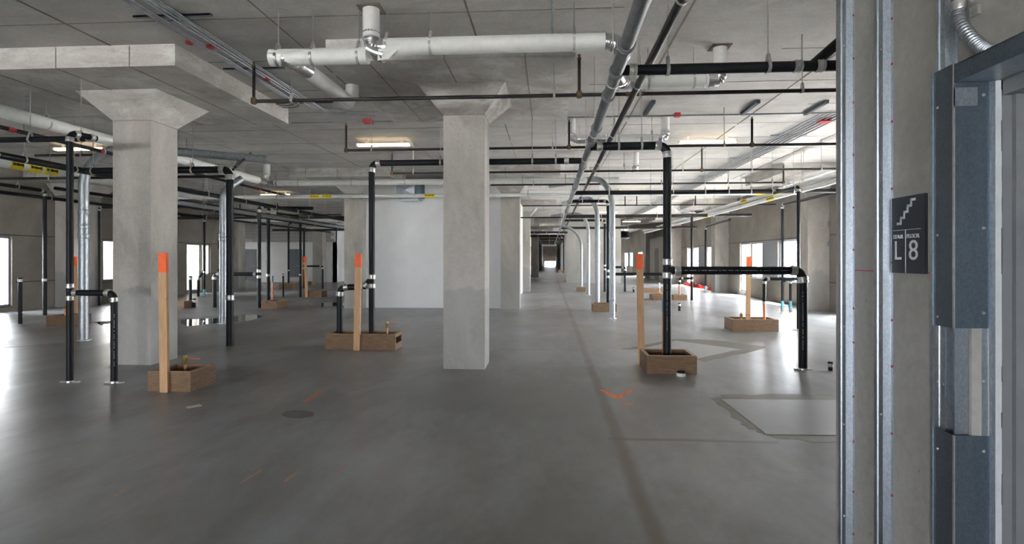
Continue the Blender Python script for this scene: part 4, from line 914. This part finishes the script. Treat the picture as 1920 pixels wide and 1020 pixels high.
for k, (px, py, f_, lab) in enumerate(((355, 80, .18, 'red conduit coupling on the outer conduits of the left bundle'), (394, 88, .55, 'red conduit coupling on the middle conduit of the left bundle'), (501, 148, .8, 'small red conduit coupling near the sprinkler riser'))):
    q = PZ(px, py, ZC); tag(MB().box(q.x - .03, q.x + .03, q.y - .03, q.y + .03, ZC - .016, ZC + .016).lathe((q.x, q.y - .045, ZC), EY, [(0, .016), (.09, .016)], 10).build('conduit_coupling', 'red_paint', None, False), lab, 'coupling')
def jbox(label, p, s=.075):
    t = thing('junction_box', label, 'box', p); MB().box(p.x - s, p.x + s, p.y - s, p.y + s, CEIL - .06, CEIL).build('box_body', 'red_paint', t, False); MB().box(p.x - s * 1.06, p.x + s * 1.06, p.y - s * 1.06, p.y + s * 1.06, CEIL - .066, CEIL - .06).build('cover', 'red_paint', t, False)
jbox('red junction box on the ceiling above the warm lamp', jx)
jb2 = PZ(1545, 226, ZC); jbox('red junction box where the window side conduits meet', jb2, .09)
jb3 = PZ(1270, 216, ZC); jbox('small red junction box on the straight window side conduit', jb3, .045)
yl = PZ(1300, 216, ZC).y
tag(MB().tube([(PZ(1062, 218, ZC).x, yl, ZC), (PZ(1640, 213, ZC).x, yl, ZC)], .014, 8).build('ceiling_conduit', 'conduit'), 'straight thin conduit crossing the ceiling on the window side', 'conduit')
tag(MB().tube([(jx.x - 1.4, jx.y, ZC), (jx.x + .5, jx.y, ZC)], .0115, 8).build('ceiling_conduit', 'conduit'), 'short thin conduit passing the red junction box on the ceiling', 'conduit')
xk = PZ(1036, 20, ZC).x; tag(MB().tube([(xk, 1.5, ZC), (xk, 6.1, ZC)], .014, 8).build('ceiling_conduit', 'conduit'), 'single thin conduit running straight back beside the middle drop panel', 'conduit')
xq = PZ(1510, 240, ZC).x
for k in range(6):
    tag(MB().tube([(xq - .22 + .09 * k, yl, ZC), (xq - .22 + .09 * k, 38, ZC)], .014, 8).build('ceiling_conduit', 'conduit'), ['leftmost', 'second', 'third', 'fourth', 'fifth', 'rightmost'][k] + ' thin conduit of the six running back along the window side ceiling', 'conduit', 'window side conduit bundle')
for k, px in enumerate((1217, 1405, 1528)):
    q = PZ(px, 206, CEIL - .05); t = thing('strut_rail', ['grey strut channel on the ceiling above the drain mains', 'grey strut channel on the ceiling right of the lamp', 'grey strut channel on the ceiling above the conduit bundle end'][k], 'strut', q)
    MB().box(q.x - .03, q.x + .03, q.y - .4, q.y + .35, CEIL - .05, CEIL).build('channel', 'galvanised_sheet', t, False); MB().box(q.x - .016, q.x + .016, q.y - .4, q.y + .35, CEIL - .052, CEIL - .05).build('slot', 'black_steel', t, False)
for k, y in enumerate((11.5, 14, 17, 20.5)):
    tag(MB().box(xq - .35, xq + .35, y - .02, y + .02, ZC + .014, CEIL).build('strut_rail', 'galvanised', None, False), ['first', 'second', 'third', 'fourth'][k] + ' small strut under the window side conduit bundle counting from the camera', 'strut')
# ------------------------------------------------------------------ lamps
def lamp(label, cx, cy, L=1.13):
    z = CEIL - .07; t = thing('ceiling_lamp', label, 'lamp', (cx, cy, z - .09))
    MB().box(cx - L / 2, cx + L / 2, cy - .04, cy + .04, z - .03, z - .01).box(cx - L * .35, cx - L * .30, cy - .03, cy + .03, z - .01, CEIL).box(cx + L * .30, cx + L * .35, cy - .03, cy + .03, z - .01, CEIL).build('housing', 'lamp_housing', t, False)
    m = MB(); prof = [(-.06, 0), (-.057, -.022), (-.04, -.036), (.04, -.036), (.057, -.022), (.06, 0)]
    m.prism([(cx - L / 2 + .015, cy + a, z - .03 + b) for a, b in prof], (L - .03, 0, 0)).build('diffuser', 'lamp_lens', t, False)
    for s in (-1, 1): MB().box(cx + s * L / 2 - .015, cx + s * L / 2 + .015, cy - .063, cy + .063, z - .069, z - .02).build('end_cap', 'lamp_housing', t, False)
YLMP = PZ(720, 267, CEIL - .06).y
lamp('lit ceiling strip lamp left of the middle column', PZ(720, 267, CEIL - .06).x, YLMP); pr = PZ(1326, 261, CEIL - .06); lamp('lit ceiling strip lamp on the window side', pr.x, pr.y)
pl = PZ(150, 275, CEIL - .06); lamp('lit ceiling strip lamp behind the near left riser', pl.x, pl.y)
for k, y in enumerate((YLMP + 8.67, YLMP + 17.3)): lamp(['first', 'second'][k] + ' distant lit strip lamp beyond the window side riser', pr.x - .3, y)
for k, y in enumerate((YLMP + 8.67, YLMP + 17.3)): lamp(['nearer', 'farther'][k] + ' distant lit strip lamp over the far left bay', pl.x, y)
lamp('lit strip lamp far down the corridor', -.1, 40); lamp('lit strip lamp by the lift front', 5.2, 36)

# ------------------------------------------------------------------ duct over the white wall, boxes on piers
q = PY(768, 362, WY - .35); t = thing('duct_box', 'small sheet metal duct box mounted high on the white wall', 'duct', (q.x, WY - .3, q.z))
MB().box(q.x - .34, q.x + .2, WY - .55, WY, q.z - .1, q.z + .22).build('duct_body', 'galvanised', t, False)
MB().box(q.x + .2, q.x + .36, WY - .4, WY, q.z - .12, q.z + .28).build('collar', 'galvanised_sheet', t, False)
MB().box(q.x - .30, q.x + .30, WY - .5, WY - .1, q.z - .22, q.z - .18).build('drip_tray', 'galvanised', t, False)
for s in (-1, 1): MB().box(q.x + s * .28 - .01, q.x + s * .28 + .01, WY - .35, WY - .33, q.z - .2, PAN).build('strap', 'clamp_steel', t, False)
m = MB(); zf = WY - .551
m.add([(q.x - .34, zf, q.z - .1), (q.x + .2, zf, q.z - .1), (q.x + .2, zf, q.z + .22), (q.x - .34, zf, q.z + .22), (q.x - .07, zf - .05, q.z + .06)], [(0, 1, 4), (1, 2, 4), (2, 3, 4), (3, 0, 4)]); m.build('creased_face', 'galvanised', t, False)
def ebox(label, p, s=(.07, .05, .07)):
    t = thing('outlet_box', label, 'box', p); MB().box(p.x - s[0], p.x + s[0], p.y - s[1], p.y, p.z - s[2], p.z + s[2]).build('box_body', 'clamp_steel', t, False); MB().box(p.x - s[0] * 1.1, p.x + s[0] * 1.1, p.y - s[1] - .006, p.y - s[1], p.z - s[2] * 1.1, p.z + s[2] * 1.1).build('cover_plate', 'galvanised', t, False)
yp = ROW[3] - .29
for k, py in enumerate((420, 457)): ebox(['upper', 'lower'][k] + ' steel outlet box on the near window pier', PY(1556, py, yp))
yp = ROW[4] - .29
for k, py in enumerate((443, 467)): ebox(['upper', 'lower'][k] + ' steel outlet box on the second window pier', PY(1367, py, yp))
# ------------------------------------------------------------------ flat things on the floor
def blob(poly, z, name, mat, n=1, parent=None, wob=0.0):
    pts = [G(*p) for p in poly]; out = []
    for a, b in zip(pts, pts[1:] + pts[:1]):
        for k in range(n): out.append(a + (b - a) * k / n + V3((random.uniform(-wob, wob), random.uniform(-wob, wob), 0)))
    return MB().prism([(p.x, p.y, 0.0004) for p in out], (0, 0, z)).build(name, mat, parent, False)
def mark(poly, name, mat, z=.0012, n=1, wob=0.0): return blob(poly, z, name, mat, n, floor, wob)
mark([(566, 755), (572, 755), (606, 733), (601, 733)], 'paint_mark', 'floor_orange', n=3, wob=.006)
mark([(1123, 731), (1130, 730), (1159, 743), (1183, 730), (1188, 731), (1163, 748), (1155, 748)], 'paint_mark', 'floor_orange', n=3, wob=.006)
mark([(1160, 757), (1172, 752), (1190, 756), (1176, 761)], 'paint_mark', 'faded_orange', n=3, wob=.01)
for a in ((450, 905, 488, 880), (530, 905, 558, 882), (628, 890, 650, 870), (708, 884, 717, 880), (212, 930, 240, 912)):
    mark([(a[0], a[1]), (a[0] + 4, a[1] + 1), (a[2] + 4, a[3] + 1), (a[2], a[3])], 'paint_mark', 'faded_orange', n=3, wob=.008)
mark([(527, 778), (535, 772), (552, 769), (575, 770), (591, 774), (586, 780), (565, 784), (540, 783)], 'stain', 'dark_stain', n=2, wob=.008)
tag(blob([(348, 763), (374, 758), (379, 761), (352, 766)], .002, 'tape_strip', 'tape_white'), 'short strip of pale tape on the floor near the near timber box', 'tape')
mark([(1334, 747), (1352, 741), (1440, 739), (1640, 743), (1720, 800), (1640, 835), (1520, 828), (1440, 818), (1400, 800), (1372, 780)], 'damp_border', 'damp_edge', .0010, 5, .03)
tag(blob([(1352, 749), (1570, 751), (1700, 818), (1437, 815)], .0045, 'floor_patch', 'pale_patch'), 'pale grey rectangular floor patch with dark border beside the stair wall', 'patch')
mark([(1163, 655), (1195, 650), (1262, 636), (1330, 637), (1440, 650), (1400, 662), (1320, 678), (1300, 672), (1390, 655), (1270, 640), (1195, 655)], 'damp_border', 'damp_edge', .0010, 4, .03)
tag(blob([(1190, 657), (1268, 639), (1385, 655), (1310, 672)], .003, 'floor_patch', 'pale_patch'), 'pale floor patch behind the window side box', 'patch')
tag(blob([(-20, 640), (120, 630), (126, 641), (-20, 655)], .003, 'floor_patch', 'pale_patch'), 'pale floor patch at the left picture edge', 'patch')
tag(blob([(336, 588), (455, 583), (460, 587), (336, 597)], .003, 'floor_patch', 'pale_patch'), 'pale floor strip beside the puddle', 'patch')
tag(blob([(340, 600), (400, 597), (470, 590), (500, 592), (470, 601), (410, 606), (345, 612)], .0018, 'puddle', 'puddle_water', 4, None, .05), 'shallow puddle mirroring the window between conduit and thick column', 'puddle')
tag(blob([(175, 604), (240, 600), (250, 606), (190, 610)], .0018, 'puddle', 'puddle_water', 4, None, .05), 'shallow puddle between the tall conduit and the thick column', 'puddle')
tag(blob([(575, 570), (640, 566), (660, 572), (600, 576)], .0018, 'puddle', 'puddle_water', 4, None, .04), 'thin puddle before the stake box near the white side wall', 'puddle')

# ------------------------------------------------------------------ equipment high on the window side, red netting by the wall
q = PY(1326, 396, 27.0); t = thing('fan_unit', 'grey slatted fan unit hung high before the second window bay', 'fan unit', q)
MB().box(q.x - .45, q.x + .35, 27.0, 27.7, q.z - .16, q.z + .2).build('casing', 'frame_grey', t, False)
for k in range(5): MB().box(q.x - .2, q.x + .33, 26.98, 27.0, q.z - .13 + .065 * k, q.z - .10 + .065 * k).build('slat', 'galvanised', t, False)
for sx in (-.4, .3): MB().tube([(q.x + sx, 27.3, q.z + .2), (q.x + sx, 27.3, CEIL)], .008, 6).build('hanger_rod', 'clamp_steel', t)
MB().tube([(q.x - .45, 27.3, q.z), (q.x - 1.1, 27.3, q.z + .05), (q.x - 1.5, 27.3, q.z + .35)], .09, 10).build('flexible_duct', 'foil', t)
q = PY(1169, 441, 44.0); t = thing('fan_unit', 'dark round fan unit hung beyond the far core wall', 'fan unit', q)
MB().lathe((q.x, 44, q.z - .3), EZ, [(0, .3), (.1, .5), (.5, .5), (.6, .35)], 16).build('casing', 'black_steel', t); MB().tube([(q.x, 44, q.z + .3), (q.x, 44, CEIL)], .03, 8).build('hanger_rod', 'clamp_steel', t)
mb = MB(); y = 25.6; prev = None
while y < 31.5:
    x_ = XR - .35 + random.uniform(-.08, .08); z_ = random.uniform(.08, .22)
    if prev: mb.add([(prev[0], prev[1], .002), (x_, y, .002), (x_ + .05, y, z_), (prev[0] + .05, prev[1], prev[2]), (prev[0] + .02, prev[1], .002), (x_ + .02, y, .002), (x_ + .07, y, z_), (prev[0] + .07, prev[1], prev[2])], [(0, 1, 2, 3), (7, 6, 5, 4), (3, 2, 6, 7), (0, 4, 5, 1)])
    prev = (x_, y, z_); y += .25
tag(mb.build('safety_netting', 'red_paint', None, False), 'crumpled red netting lying along the foot of the window wall', 'netting')
